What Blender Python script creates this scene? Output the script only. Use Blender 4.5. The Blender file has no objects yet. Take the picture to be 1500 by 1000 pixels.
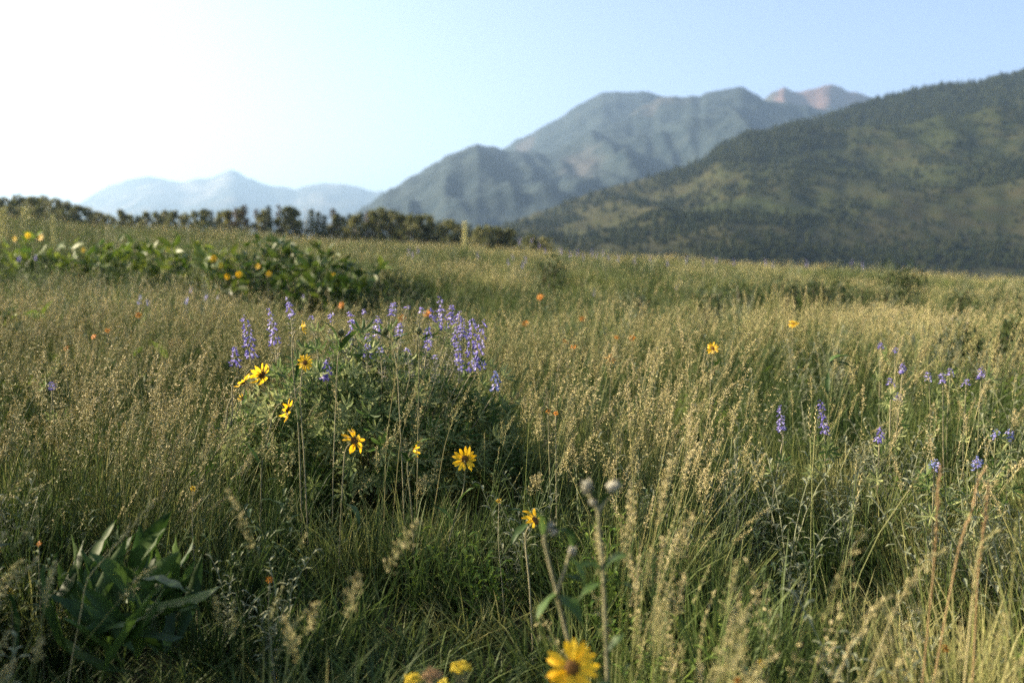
import bpy, math, random
import numpy as np
from mathutils import Vector, Matrix, Quaternion

random.seed(7)
RNG = np.random.default_rng(11)
R = math.radians
scene = bpy.context.scene
COL = scene.collection

# ------------------------------------------------------------------ camera
CAM_Z = 1.20
PITCH = math.atan(100 / 1458.0)
cam_data = bpy.data.cameras.new('camera')
cam = bpy.data.objects.new('camera', cam_data)
COL.objects.link(cam)
cam.location = (0, 0, CAM_Z)
cam.rotation_euler = (R(90) - PITCH, 0, 0)
cam_data.sensor_width = 36
cam_data.lens = 35
cam_data.clip_start = 0.05
cam_data.clip_end = 60000
cam_data.dof.use_dof = True
cam_data.dof.focus_distance = 3.05
cam_data.dof.aperture_fstop = 2.4
scene.camera = cam

# ------------------------------------------------------------------ sky, sun, exposure
SUN_AZ = R(-80)          # measured from straight ahead (+Y), negative = to the left
SUN_EL = R(23)
world = bpy.data.worlds.new('World')
scene.world = world
world.use_nodes = True
wn = world.node_tree.nodes
sky = wn.new('ShaderNodeTexSky')
sky.sky_type = 'NISHITA'
sky.sun_disc = False
sky.sun_elevation = SUN_EL
sky.sun_rotation = SUN_AZ
sky.altitude = 1500
sky.air_density = 0.65
sky.dust_density = 10.0
sky.ozone_density = 0.2
world.node_tree.links.new(sky.outputs[0], wn['Background'].inputs[0])
wn['Background'].inputs[1].default_value = 0.12
sun_data = bpy.data.lights.new('sun', 'SUN')
sun_data.energy = 5.0
sun_data.angle = R(0.6)
sun_data.color = (1.0, 0.84, 0.60)
sun = bpy.data.objects.new('sun', sun_data)
COL.objects.link(sun)
sd = Vector((math.sin(SUN_AZ) * math.cos(SUN_EL), math.cos(SUN_AZ) * math.cos(SUN_EL), math.sin(SUN_EL)))
sun.rotation_euler = (-sd).to_track_quat('-Z', 'Y').to_euler()
vs = scene.view_settings
vs.view_transform = 'Standard'
vs.look = 'None'
vs.gamma = 1
vs.exposure = 1.83
scene.render.film_transparent = False
scene.cycles.max_bounces = 5
scene.cycles.diffuse_bounces = 2
scene.cycles.transmission_bounces = 4
scene.cycles.glossy_bounces = 2
scene.cycles.volume_bounces = 0
scene.cycles.use_denoising = False

# ------------------------------------------------------------------ maths
def ss(a, b, x):
    t = np.clip((np.asarray(x, float) - a) / (b - a), 0, 1)
    return t * t * (3 - 2 * t)

def G(x, y):
    """height of the ground"""
    x = np.asarray(x, float); y = np.asarray(y, float)
    z = 1.72 * np.sin(np.pi / 2 * np.clip(y, -6, 48) / 48)
    z = z - 0.060 * 110 * np.tanh(x / 110) * ss(2, 14, y)
    z = z - 0.009 * np.clip(y - 48, 0, 200)
    k = ss(240, 430, y)
    z = z * (1 - k) + (-9) * k
    far = ss(220, 900, np.abs(x))
    z = z * (1 - far) + (-9) * far
    near = 1 - ss(40, 110, np.hypot(x, y))
    z = z + near * (0.045 * np.sin(1.15 * x + 0.6 * y + 1.0) + 0.04 * np.sin(0.55 * y - 0.8 * x)
                    + 0.07 * np.sin(0.31 * y + 0.27 * x + 2.2) * ss(3, 9, y))
    return z

FPX = 1458.0
FW = Vector((0, math.cos(PITCH), -math.sin(PITCH)))
UP = Vector((0, math.sin(PITCH), math.cos(PITCH)))
def P(px, py, d):
    """the point that stands d metres ahead in the direction of photo pixel (px, py)"""
    v = FW + Vector((1, 0, 0)) * ((px - 750) / FPX) + UP * ((500 - py) / FPX)
    return Vector((0, 0, CAM_Z)) + v * (d / v.y)

def on_ray(px, py, h, dmin=1.0, dmax=46):
    """first point along the pixel's direction that is h metres above the ground"""
    d = dmin
    best = None; bh = 9
    while d < dmax:
        p = P(px, py, d)
        e = p.z - float(G(p.x, p.y)) - h
        if e <= 0:
            return p
        if e < bh:
            bh = e; best = p
        d *= 1.01
    return best

def vnoise(x, y, seed=0):
    """smooth value noise, 0..1, on numpy arrays"""
    x = np.asarray(x, float); y = np.asarray(y, float)
    xi = np.floor(x).astype(np.int64); yi = np.floor(y).astype(np.int64)
    fx = x - xi; fy = y - yi
    fx = fx * fx * (3 - 2 * fx); fy = fy * fy * (3 - 2 * fy)
    def h(a, b):
        n = (a * 374761393 + b * 668265263 + seed * 974711) & 0x7fffffff
        n = ((n ^ (n >> 13)) * 1274126177) & 0x7fffffff
        return ((n ^ (n >> 16)) & 0xffff) / 65535.0
    return (h(xi, yi) * (1 - fx) + h(xi + 1, yi) * fx) * (1 - fy) + (h(xi, yi + 1) * (1 - fx) + h(xi + 1, yi + 1) * fx) * fy

def fbm(x, y, seed=0, octv=4):
    s = 0; a = 0.5; t = 0
    for o in range(octv):
        s = s + a * vnoise(x * 2 ** o, y * 2 ** o, seed + o * 17); t += a; a *= 0.5
    return s / t

def ridged(x, y, seed=0, octv=4):
    s = 0; a = 0.5; t = 0
    for o in range(octv):
        s = s + a * (1 - np.abs(2 * vnoise(x * 2 ** o, y * 2 ** o, seed + o * 31) - 1)); t += a; a *= 0.5
    return s / t

# ------------------------------------------------------------------ materials
def nodes(name):
    m = bpy.data.materials.new(name); m.use_nodes = True
    nt = m.node_tree
    return m, nt, nt.nodes, nt.links, nt.nodes['Principled BSDF']

def ramp(nt, fac, stops):
    r = nt.nodes.new('ShaderNodeValToRGB')
    e = r.color_ramp.elements
    while len(e) < len(stops): e.new(0.5)
    for i, (p, c) in enumerate(stops):
        e[i].position = p; e[i].color = (*c, 1)
    nt.links.new(fac, r.inputs[0])
    return r.outputs[0]

def mixc(nt, fac, a, b, mode='MIX'):
    m = nt.nodes.new('ShaderNodeMix'); m.data_type = 'RGBA'; m.blend_type = mode
    for s, v in ((m.inputs[0], fac), (m.inputs[6], a), (m.inputs[7], b)):
        if hasattr(v, 'node'): nt.links.new(v, s)
        elif isinstance(v, tuple): s.default_value = (*v, 1)
        else: s.default_value = v
    return m.outputs[2]

def math_(nt, op, a, b=0.0, c=None):
    m = nt.nodes.new('ShaderNodeMath'); m.operation = op
    for s, v in zip(m.inputs, (a, b) if c is None else (a, b, c)):
        if hasattr(v, 'node'): nt.links.new(v, s)
        else: s.default_value = v
    return m.outputs[0]

def noise(nt, scale, detail=3, coord='pos', rough=0.55, dist=0.0):
    t = nt.nodes.new('ShaderNodeTexNoise'); t.inputs['Scale'].default_value = scale
    t.inputs['Detail'].default_value = detail; t.inputs['Roughness'].default_value = rough
    t.inputs['Distortion'].default_value = dist
    if coord == 'pos':
        g = nt.nodes.new('ShaderNodeNewGeometry'); nt.links.new(g.outputs['Position'], t.inputs['Vector'])
    else:
        g = nt.nodes.new('ShaderNodeTexCoord'); nt.links.new(g.outputs['Object'], t.inputs['Vector'])
    return t.outputs[0]

def attr(nt, name):
    a = nt.nodes.new('ShaderNodeAttribute'); a.attribute_name = name
    return a.outputs['Fac']

def rnd(nt):
    return nt.nodes.new('ShaderNodeObjectInfo').outputs['Random']

def finish_leaf(nt, bs, color, transl=0.4, rough=0.55, spec=0.3, tcol=None):
    L = nt.links
    L.new(color, bs.inputs['Base Color'])
    bs.inputs['Roughness'].default_value = rough
    bs.inputs['Specular IOR Level'].default_value = spec
    tr = nt.nodes.new('ShaderNodeBsdfTranslucent')
    L.new(tcol if tcol is not None else color, tr.inputs[0])
    mx = nt.nodes.new('ShaderNodeMixShader'); mx.inputs[0].default_value = transl
    L.new(bs.outputs[0], mx.inputs[1]); L.new(tr.outputs[0], mx.inputs[2])
    L.new(mx.outputs[0], nt.nodes['Material Output'].inputs[0])

def plant_mat(name, c0, c1, transl=0.35, rough=0.55, spec=0.3, nscale=25.0, use_rnd=0.4, tone=0.4):
    """a leaf, petal or stem: colour between c0 and c1 by fine noise, each object's own shade, and the mesh's 'tone'"""
    m, nt, N, L, bs = nodes(name)
    f = noise(nt, nscale, 3, 'obj')
    f = math_(nt, 'MULTIPLY_ADD', f, 1.0, -0.5 + 0.5)
    f = math_(nt, 'ADD', f, math_(nt, 'MULTIPLY_ADD', rnd(nt), use_rnd, -use_rnd / 2))
    f = math_(nt, 'ADD', f, math_(nt, 'MULTIPLY_ADD', attr(nt, 'tone'), tone, -tone / 2))
    col = ramp(nt, f, [(0.2, c0), (0.8, c1)])
    finish_leaf(nt, bs, col, transl, rough, spec)
    return m

M = {}
def grass_mat(name, green0, green1, straw0, straw1, bias, transl, patch=0.8):
    m, nt, N, L, bs = nodes(name)
    r = rnd(nt); t = attr(nt, 'tone'); h = attr(nt, 'along')
    n1 = noise(nt, 0.35, 2); n2 = noise(nt, 1.7, 2)
    dry = math_(nt, 'MULTIPLY_ADD', n1, patch * 1.6, bias - patch * 0.8)
    dry = math_(nt, 'MULTIPLY_ADD', n2, 0.7, math_(nt, 'SUBTRACT', dry, 0.35))
    dry = math_(nt, 'MULTIPLY_ADD', t, 0.5, math_(nt, 'SUBTRACT', dry, 0.25))
    dry = math_(nt, 'MULTIPLY_ADD', r, 0.5, math_(nt, 'SUBTRACT', dry, 0.25))
    dry = math_(nt, 'MULTIPLY_ADD', h, 0.35, math_(nt, 'SUBTRACT', dry, 0.15))
    col = ramp(nt, dry, [(0.05, green0), (0.38, green1), (0.66, straw0), (0.95, straw1)])
    finish_leaf(nt, bs, col, transl, 0.6, 0.25)
    return m

M['blade'] = grass_mat('grass_blades', (0.032, 0.060, 0.015), (0.080, 0.118, 0.028), (0.185, 0.195, 0.060), (0.39, 0.34, 0.145), 0.27, 0.34)
M['seed'] = grass_mat('grass_seed', (0.20, 0.215, 0.075), (0.31, 0.295, 0.115), (0.43, 0.37, 0.165), (0.55, 0.47, 0.25), 0.42, 0.30)
M['rust'] = plant_mat('rusty_grass', (0.30, 0.19, 0.09), (0.46, 0.33, 0.16), 0.35, 0.6)
M['forb'] = plant_mat('forb_leaf', (0.05, 0.085, 0.025), (0.14, 0.17, 0.06), 0.35, 0.5)
M['forb_grey'] = plant_mat('grey_forb_leaf', (0.14, 0.165, 0.085), (0.29, 0.30, 0.18), 0.3, 0.6)
M['lime'] = plant_mat('lime_forb_leaf', (0.09, 0.16, 0.02), (0.20, 0.27, 0.04), 0.45, 0.5)
M['lupine_leaf'] = plant_mat('lupine_leaf', (0.055, 0.105, 0.022), (0.34, 0.37, 0.15), 0.40, 0.6, 0.22, 25.0, 0.5, 0.7)
M['lupine_stem'] = plant_mat('lupine_stem', (0.13, 0.14, 0.06), (0.28, 0.25, 0.14), 0.1, 0.6)
M['petal_violet'] = plant_mat('violet_petal', (0.15, 0.12, 0.40), (0.37, 0.31, 0.66), 0.4, 0.5, 0.3, 60)
M['petal_pale'] = plant_mat('pale_violet_petal', (0.42, 0.37, 0.72), (0.72, 0.68, 0.88), 0.4, 0.5, 0.3, 60)
M['petal_blue'] = plant_mat('blue_petal', (0.17, 0.20, 0.46), (0.38, 0.42, 0.68), 0.4, 0.5, 0.3, 60)
M['pod'] = plant_mat('lupine_pod', (0.17, 0.165, 0.13), (0.34, 0.31, 0.24), 0.15, 0.7, 0.2, 60)
M['petal_yellow'] = plant_mat('yellow_petal', (0.80, 0.43, 0.006), (0.90, 0.60, 0.035), 0.45, 0.45, 0.25, 40, 0.5)
M['petal_orange'] = plant_mat('orange_petal', (0.78, 0.20, 0.012), (0.88, 0.36, 0.03), 0.4, 0.5, 0.25, 40, 0.5)
M['petal_white'] = plant_mat('white_petal', (0.66, 0.66, 0.58), (0.82, 0.81, 0.75), 0.35, 0.5)
M['disc'] = plant_mat('flower_disc', (0.12, 0.055, 0.010), (0.42, 0.24, 0.02), 0.05, 0.7, 0.2, 300, 0.1, 1.0)
M['umbel'] = plant_mat('yellow_umbel', (0.66, 0.50, 0.03), (0.82, 0.70, 0.10), 0.3, 0.6)
M['bract'] = plant_mat('flower_bract', (0.08, 0.10, 0.035), (0.20, 0.20, 0.09), 0.2, 0.6)
M['hairy_stem'] = plant_mat('hairy_stem', (0.13, 0.13, 0.06), (0.31, 0.28, 0.16), 0.12, 0.7, 0.2)
M['woolly'] = plant_mat('woolly_bud', (0.25, 0.24, 0.17), (0.48, 0.45, 0.36), 0.2, 0.8, 0.1)
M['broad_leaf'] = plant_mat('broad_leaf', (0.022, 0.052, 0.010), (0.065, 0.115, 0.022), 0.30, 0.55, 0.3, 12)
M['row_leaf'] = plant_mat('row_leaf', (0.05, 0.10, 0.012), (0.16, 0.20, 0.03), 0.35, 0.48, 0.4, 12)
M['row_leaf_shade_tint'] = plant_mat('row_leaf_shade_tint', (0.030, 0.066, 0.010), (0.11, 0.145, 0.022), 0.3, 0.48, 0.4, 12)  # darker copy of the row leaf: shade of the right-hand mass put into colour
M['shrub_leaf'] = plant_mat('shrub_leaf', (0.022, 0.045, 0.012), (0.075, 0.10, 0.03), 0.22, 0.5, 0.3, 4)
M['pale_stalk'] = plant_mat('pale_stalk', (0.36, 0.36, 0.14), (0.60, 0.56, 0.28), 0.3, 0.6)
M['conifer'] = plant_mat('conifer_needles', (0.042, 0.060, 0.026), (0.11, 0.125, 0.050), 0.25, 0.6, 0.2, 0.8)
M['conifer_rust'] = plant_mat('rusty_conifer_needles', (0.06, 0.045, 0.025), (0.13, 0.09, 0.05), 0.15, 0.6, 0.2, 0.8)
M['aspen'] = plant_mat('aspen_leaves', (0.075, 0.090, 0.028), (0.22, 0.21, 0.075), 0.4, 0.55, 0.3, 0.8)
M['bark'] = plant_mat('tree_bark', (0.07, 0.055, 0.04), (0.16, 0.13, 0.10), 0.0, 0.85, 0.1, 6)
M['aspen_bark'] = plant_mat('aspen_bark', (0.22, 0.21, 0.18), (0.45, 0.43, 0.38), 0.0, 0.8, 0.1, 6)
M['hill_tree'] = plant_mat('hillside_tree_leaves', (0.016, 0.028, 0.010), (0.044, 0.052, 0.017), 0.15, 0.7, 0.1, 0.02, 0.9)

def ground_material():
    m, nt, N, L, bs = nodes('meadow_soil')
    n = noise(nt, 0.9, 5); n2 = noise(nt, 14, 4)
    near = ramp(nt, n2, [(0.3, (0.035, 0.03, 0.014)), (0.7, (0.10, 0.085, 0.04))])
    far = ramp(nt, n, [(0.3, (0.10, 0.105, 0.03)), (0.7, (0.22, 0.19, 0.075))])
    g = nt.nodes.new('ShaderNodeNewGeometry')
    sx = nt.nodes.new('ShaderNodeSeparateXYZ'); L.new(g.outputs['Position'], sx.inputs[0])
    k = math_(nt, 'MULTIPLY', math_(nt, 'SUBTRACT', sx.outputs[1], 30.0), 0.03)
    k.node.use_clamp = True
    L.new(mixc(nt, k, near, far), bs.inputs['Base Color'])
    bs.inputs['Roughness'].default_value = 0.95
    bs.inputs['Specular IOR Level'].default_value = 0.1
    b = nt.nodes.new('ShaderNodeBump'); b.inputs['Distance'].default_value = 0.03
    L.new(n2, b.inputs['Height']); L.new(b.outputs[0], bs.inputs['Normal'])
    return m
M['ground'] = ground_material()

def mountain_material(name, forest0, forest1, open0, open1, scale, thresh=0.5, soft=0.12, use_rock=True):
    """forest or open slope: 'rock' is the share of bare ground the mesh carries; noise breaks its edge"""
    m, nt, N, L, bs = nodes(name)
    n = noise(nt, scale, 5, rough=0.6); n2 = noise(nt, scale * 7, 4, rough=0.6)
    f = math_(nt, 'ADD', math_(nt, 'MULTIPLY', n, 0.9), math_(nt, 'MULTIPLY_ADD', n2, 0.5, -0.25))
    if use_rock:
        f = math_(nt, 'ADD', f, math_(nt, 'MULTIPLY_ADD', attr(nt, 'rock'), 0.9, -0.45))
    a = ramp(nt, n2, [(0.3, forest0), (0.7, forest1)])
    b = ramp(nt, n2, [(0.3, open0), (0.7, open1)])
    lo = nt.nodes.new('ShaderNodeMapRange'); lo.inputs[1].default_value = thresh - soft; lo.inputs[2].default_value = thresh + soft
    L.new(f, lo.inputs[0])
    L.new(mixc(nt, lo.outputs[0], a, b), bs.inputs['Base Color'])
    bs.inputs['Roughness'].default_value = 0.95
    bs.inputs['Specular IOR Level'].default_value = 0.05
    return m
M['hill'] = mountain_material('hillside_slope', (0.022, 0.030, 0.010), (0.032, 0.038, 0.013), (0.030, 0.035, 0.012), (0.044, 0.040, 0.018), 0.006)
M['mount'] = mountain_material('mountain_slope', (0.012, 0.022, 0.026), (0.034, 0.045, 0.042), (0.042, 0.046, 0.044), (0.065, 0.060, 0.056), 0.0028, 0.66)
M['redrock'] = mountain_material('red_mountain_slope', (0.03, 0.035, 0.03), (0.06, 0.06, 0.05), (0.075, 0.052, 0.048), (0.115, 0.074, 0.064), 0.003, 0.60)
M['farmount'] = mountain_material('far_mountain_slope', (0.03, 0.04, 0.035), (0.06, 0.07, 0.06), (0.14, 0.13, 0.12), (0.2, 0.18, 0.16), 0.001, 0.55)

# ------------------------------------------------------------------ mesh builder
class MB:
    def __init__(s):
        s.v = []; s.f = []; s.m = []; s.t = []; s.a = []
    def add(s, vs, fs, mi=0, tone=0.5, along=None):
        o = len(s.v)
        s.v.extend([tuple(p) for p in vs])
        s.f.extend([tuple(i + o for i in f) for f in fs])
        s.m.extend([mi] * len(fs))
        s.t.extend([tone] * len(vs))
        s.a.extend(along if along is not None else [0.5] * len(vs))
    def tube(s, pts, rad, n=4, mi=0, tone=0.5, cap=False):
        pts = [Vector(p) for p in pts]
        vs = []; fs = []; al = []
        for i, p in enumerate(pts):
            d = (pts[min(i + 1, len(pts) - 1)] - pts[max(i - 1, 0)])
            d = d.normalized() if d.length > 1e-9 else Vector((0, 0, 1))
            e = d.orthogonal().normalized() if abs(d.x) < 0.95 else d.cross(Vector((0, 0, 1))).normalized()
            e = (Vector((1, 0, 0)) - d * d.x).normalized() if abs(d.x) < 0.95 else (Vector((0, 1, 0)) - d * d.y).normalized()
            g = d.cross(e)
            for k in range(n):
                a = 2 * math.pi * k / n
                vs.append(p + (e * math.cos(a) + g * math.sin(a)) * rad[i])
                al.append(i / max(1, len(pts) - 1))
        for i in range(len(pts) - 1):
            for k in range(n):
                k2 = (k + 1) % n
                fs.append((i * n + k, i * n + k2, (i + 1) * n + k2, (i + 1) * n + k))
        if cap:
            fs.append(tuple(range((len(pts) - 1) * n, len(pts) * n)))
        s.add(vs, fs, mi, tone, al)
    def ribbon(s, pts, w, side, mi=0, tone=0.5):
        vs = []; fs = []; al = []
        n = len(pts)
        for i, p in enumerate(pts):
            p = Vector(p)
            if i == n - 1:
                vs.append(p); al.append(1.0)
            else:
                vs.append(p - side * w[i] * 0.5); vs.append(p + side * w[i] * 0.5)
                al += [i / (n - 1)] * 2
        for i in range(n - 2):
            fs.append((2 * i, 2 * i + 1, 2 * i + 3, 2 * i + 2))
        fs.append((2 * (n - 2), 2 * (n - 2) + 1, 2 * (n - 1)))
        s.add(vs, fs, mi, tone, al)
    def leaf(s, pts, w, side, up, fold=0.3, mi=0, tone=0.5, wave=0.0):
        """a folded blade: a midrib and two halves, tapering to a point"""
        vs = []; fs = []; al = []
        n = len(pts)
        for i, p in enumerate(pts):
            p = Vector(p); t = i / (n - 1)
            dv = up * (fold * w[i] * 0.5)
            wv = up * (math.sin(i * 2.1 + tone * 9) * wave)
            vs += [p - side * w[i] * 0.5 + dv + wv, p, p + side * w[i] * 0.5 + dv - wv]
            al += [t] * 3
        for i in range(n - 1):
            a = 3 * i
            fs += [(a, a + 1, a + 4, a + 3), (a + 1, a + 2, a + 5, a + 4)]
        s.add(vs, fs, mi, tone, al)
    def grain(s, c, ax, ln, wd, n=3, mi=0, tone=0.5, along=0.5):
        """a small seed, bud or pod: a spindle"""
        c = Vector(c); ax = Vector(ax).normalized()
        e = ax.orthogonal().normalized(); g = ax.cross(e)
        vs = [c - ax * ln * 0.5]
        for k in range(n):
            a = 2 * math.pi * k / n + tone * 5
            vs.append(c - ax * ln * 0.08 + (e * math.cos(a) + g * math.sin(a)) * wd * 0.5)
        vs.append(c + ax * ln * 0.5)
        fs = []
        for k in range(n):
            k2 = (k + 1) % n
            fs += [(0, 1 + k2, 1 + k), (n + 1, 1 + k, 1 + k2)]
        s.add(vs, fs, mi, tone, [along] * len(vs))
    def mesh(s, name, mats, smooth=False):
        me = bpy.data.meshes.new(name)
        me.from_pydata(s.v, [], s.f)
        for m in mats: me.materials.append(M[m] if isinstance(m, str) else m)
        me.polygons.foreach_set('material_index', s.m)
        a = me.attributes.new('tone', 'FLOAT', 'POINT'); a.data.foreach_set('value', s.t)
        a = me.attributes.new('along', 'FLOAT', 'POINT'); a.data.foreach_set('value', s.a)
        if smooth: me.polygons.foreach_set('use_smooth', [True] * len(s.f))
        me.update()
        return me
    def build(s, name, mats, parent=None, loc=(0, 0, 0), smooth=False):
        return link(name, s.mesh(name, mats, smooth), parent, loc)

def link(name, data, parent=None, loc=(0, 0, 0), rot=None, scale=None):
    o = bpy.data.objects.new(name, data)
    COL.objects.link(o)
    o.parent = parent
    o.location = loc
    if rot is not None:
        if isinstance(rot, Quaternion):
            o.rotation_mode = 'QUATERNION'; o.rotation_quaternion = rot
        else: o.rotation_euler = rot
    if scale is not None:
        o.scale = (scale, scale, scale) if not isinstance(scale, tuple) else scale
    return o

def tag(o, label=None, cat=None, group=None, kind=None):
    if label: o['label'] = label
    if cat: o['category'] = cat
    if group: o['group'] = group
    if kind: o['kind'] = kind
    return o

def thing(name, label, cat, loc, group=None):
    return tag(link(name, None, None, loc), label, cat, group)

def U(a, b): return random.uniform(a, b)
def smooth_path(pts, k=5):
    pts = [Vector(p) for p in pts]
    if len(pts) < 3: return pts
    q = [pts[0] * 2 - pts[1]] + pts + [pts[-1] * 2 - pts[-2]]
    out = []
    for i in range(1, len(q) - 2):
        for j in range(k):
            t = j / k
            a, b, c, d = q[i - 1], q[i], q[i + 1], q[i + 2]
            out.append(0.5 * ((2 * b) + (c - a) * t + (2 * a - 5 * b + 4 * c - d) * t * t + (3 * b - a - 3 * c + d) * t ** 3))
    out.append(pts[-1])
    return out

ORD = ['zeroth', 'first', 'second', 'third', 'fourth', 'fifth', 'sixth', 'seventh', 'eighth', 'ninth', 'tenth', 'eleventh', 'twelfth',
       'thirteenth', 'fourteenth', 'fifteenth', 'sixteenth', 'seventeenth', 'eighteenth', 'nineteenth', 'twentieth']
TENS = {20: 'twenty', 30: 'thirty', 40: 'forty', 50: 'fifty', 60: 'sixty', 70: 'seventy'}
TENTH = {30: 'thirtieth', 40: 'fortieth', 50: 'fiftieth', 60: 'sixtieth', 70: 'seventieth'}
def ordw(n):
    if n <= 20: return ORD[n]
    if n % 10 == 0: return TENTH[n]
    return TENS[n - n % 10] + '-' + ORD[n % 10]

# ------------------------------------------------------------------ the ground, hills and mountains
def grid_mesh(name, Xg, Yg, Zg, mat, rock=None, smooth=True):
    ny, nx = Xg.shape
    co = np.stack([Xg, Yg, Zg], -1).reshape(-1, 3).astype(np.float32)
    idx = np.arange(ny * nx).reshape(ny, nx)
    q = np.stack([idx[:-1, :-1], idx[:-1, 1:], idx[1:, 1:], idx[1:, :-1]], -1).reshape(-1, 4)
    me = bpy.data.meshes.new(name)
    me.vertices.add(len(co)); me.vertices.foreach_set('co', co.ravel())
    me.loops.add(q.size); me.loops.foreach_set('vertex_index', q.ravel().astype(np.int32))
    me.polygons.add(len(q)); me.polygons.foreach_set('loop_start', np.arange(0, q.size, 4, dtype=np.int32))
    if smooth: me.polygons.foreach_set('use_smooth', np.ones(len(q), bool))
    me.materials.append(mat)
    if rock is not None:
        a = me.attributes.new('rock', 'FLOAT', 'POINT'); a.data.foreach_set('value', rock.astype(np.float32).ravel())
    me.update(); me.validate()
    return me

u = np.linspace(-1, 1, 241)
xs = np.sinh(u * 9.0) / np.sinh(9.0) * 15500
v = np.linspace(-0.8, 1, 241)
ys = np.sinh(v * 9.0) / np.sinh(9.0) * 15500
Xg, Yg = np.meshgrid(xs, ys)
tag(link('ground', grid_mesh('ground', Xg, Yg, G(Xg, Yg), M['ground'])), 'grassy meadow ground rising to the left towards a low crest', 'ground', kind='structure')

def massif(name, mat, prof, dist, dfoot, dback, base, amp, nscale, seed, nx=150, ny=70, power=1.0, rockf=None, label=None, gully=0.0, jag=7.0):
    """a mountain whose crest runs through the given directions at its own distance; prof: (px, py) of the crest, dist: (px, metres)"""
    prof = np.array(prof, float); dist = np.array(dist, float)
    pxs = np.linspace(prof[0, 0], prof[-1, 0], nx)
    pys = np.interp(pxs, prof[:, 0], prof[:, 1])
    kern = np.array([0.15, 0.7, 0.15]); pys[1:-1] = np.convolve(pys, kern, 'valid')
    pys = pys + jag * (fbm(pxs / 14.0, pxs * 0 + seed, seed + 3, 3) - 0.5)
    dr = np.interp(pxs, dist[:, 0], dist[:, 1])
    zr = np.array([P(a, b, d).z for a, b, d in zip(pxs, pys, dr)])
    tn = (pxs - 750) / FPX
    t = np.concatenate([np.linspace(0, 1, ny), np.linspace(1, 2, ny // 2 + 1)[1:]])
    T, I = np.meshgrid(t, np.arange(nx), indexing='ij')
    D = np.where(T <= 1, dr[I] * (dfoot + (1 - dfoot) * T), dr[I] * (1 + (dback - 1) * (T - 1)))
    X = tn[I] * D; Y = D
    s = np.where(T <= 1, T, 2 - T)
    shape = np.power(np.clip(s, 0, 1), power)
    Z = base + (zr[I] - base) * shape
    env = np.sin(np.pi * np.clip(s, 0, 1)) * 0.85 + 0.15
    n = ridged(X / nscale + seed, Y / nscale, seed, 5) - 0.62
    n2 = fbm(X / nscale * 3.1, Y / nscale * 3.1, seed + 5) - 0.5
    Z = Z + amp * env * n + amp * 0.25 * env * n2
    if gully:
        Z = Z + gully * env * (ridged(X / (nscale * 0.45) + 0.2 * Y / nscale, Y / (nscale * 3), seed + 9, 3) - 0.6)
    rk = np.full(X.shape, 0.5) if rockf is None else rockf(pxs[I], s, X, Y, Z)
    me = grid_mesh(name, X, Y, Z, mat, rk)
    return tag(link(name, me), label, 'mountain', kind='structure'), (X, Y, Z, pxs, s)

# farthest pale range
massif('far_mountains', M['farmount'],
       [(-300, 330), (-100, 318), (60, 312), (118, 300), (150, 280), (185, 268), (222, 257), (250, 265), (280, 267), (312, 259), (345, 250), (368, 260), (398, 273),
        (430, 277), (468, 271), (505, 267), (528, 276), (575, 281), (640, 290), (760, 320)],
       [(-300, 11500), (340, 10000), (760, 10800)], 0.62, 1.35, -40, 220, 1500, 3, 170, 50, 0.9, label='farthest pale blue mountain range on the left horizon', gully=60)
# back shoulder and red peak
massif('back_mountain', M['mount'],
       [(600, 330), (700, 240), (735, 219), (760, 206), (790, 189), (812, 176), (838, 160), (860, 146), (878, 136), (900, 134), (925, 136), (945, 134), (970, 143), (1010, 152), (1080, 170), (1160, 200), (1250, 240)],
       [(600, 4700), (900, 4700), (1250, 5200)], 0.62, 1.3, -40, 150, 560, 5, 170, 70, 0.9,
       rockf=lambda px, s, X, Y, Z: 0.45 + 0.75 * np.exp(-((px - 768) / 12) ** 2) * (s > 0.5) * (s < 0.95), label='blue mountain shoulder with a flat top behind the main ridge', gully=60)
massif('red_peak', M['redrock'],
       [(1040, 200), (1085, 165), (1112, 147), (1128, 136), (1142, 129), (1152, 132), (1168, 135), (1185, 131), (1200, 125), (1211, 122), (1222, 127), (1236, 136), (1252, 138), (1264, 142), (1290, 147), (1330, 158), (1420, 190), (1500, 220)],
       [(1040, 5000), (1210, 5200), (1500, 5600)], 0.66, 1.3, -40, 110, 420, 8, 150, 60, 0.95,
       rockf=lambda px, s, X, Y, Z: 0.30 + 0.75 * ss(0.72, 0.9, s) * ss(1110, 1150, px), label='distant reddish rocky peak beside the near hill', gully=110, jag=3.0)
massif('main_mountain', M['mount'],
       [(380, 385), (470, 345), (540, 305), (560, 292), (600, 263), (640, 240), (672, 224), (700, 214), (716, 215), (735, 219), (770, 222), (805, 222), (850, 203), (900, 178), (935, 160), (965, 146), (1000, 143), (1022, 141), (1045, 133), (1066, 129), (1088, 129), (1100, 137), (1116, 146), (1150, 152), (1190, 160), (1260, 185), (1400, 240)],
       [(380, 3300), (700, 3300), (830, 3500), (960, 4000), (1400, 4200)], 0.5, 1.25, -40, 190, 520, 21, 260, 110, 0.95,
       rockf=lambda px, s, X, Y, Z: 0.30 + 0.50 * np.exp(-((px - 835 - 50 * (1 - s)) / 38) ** 2) * ss(0.35, 0.55, s) * (1 - ss(0.86, 0.97, s)) + 0.5 * np.exp(-((px - 960) / 60) ** 2) * ss(0.8, 0.95, s),
       label='large hazy blue-green mountain in the middle distance', gully=130)
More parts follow.
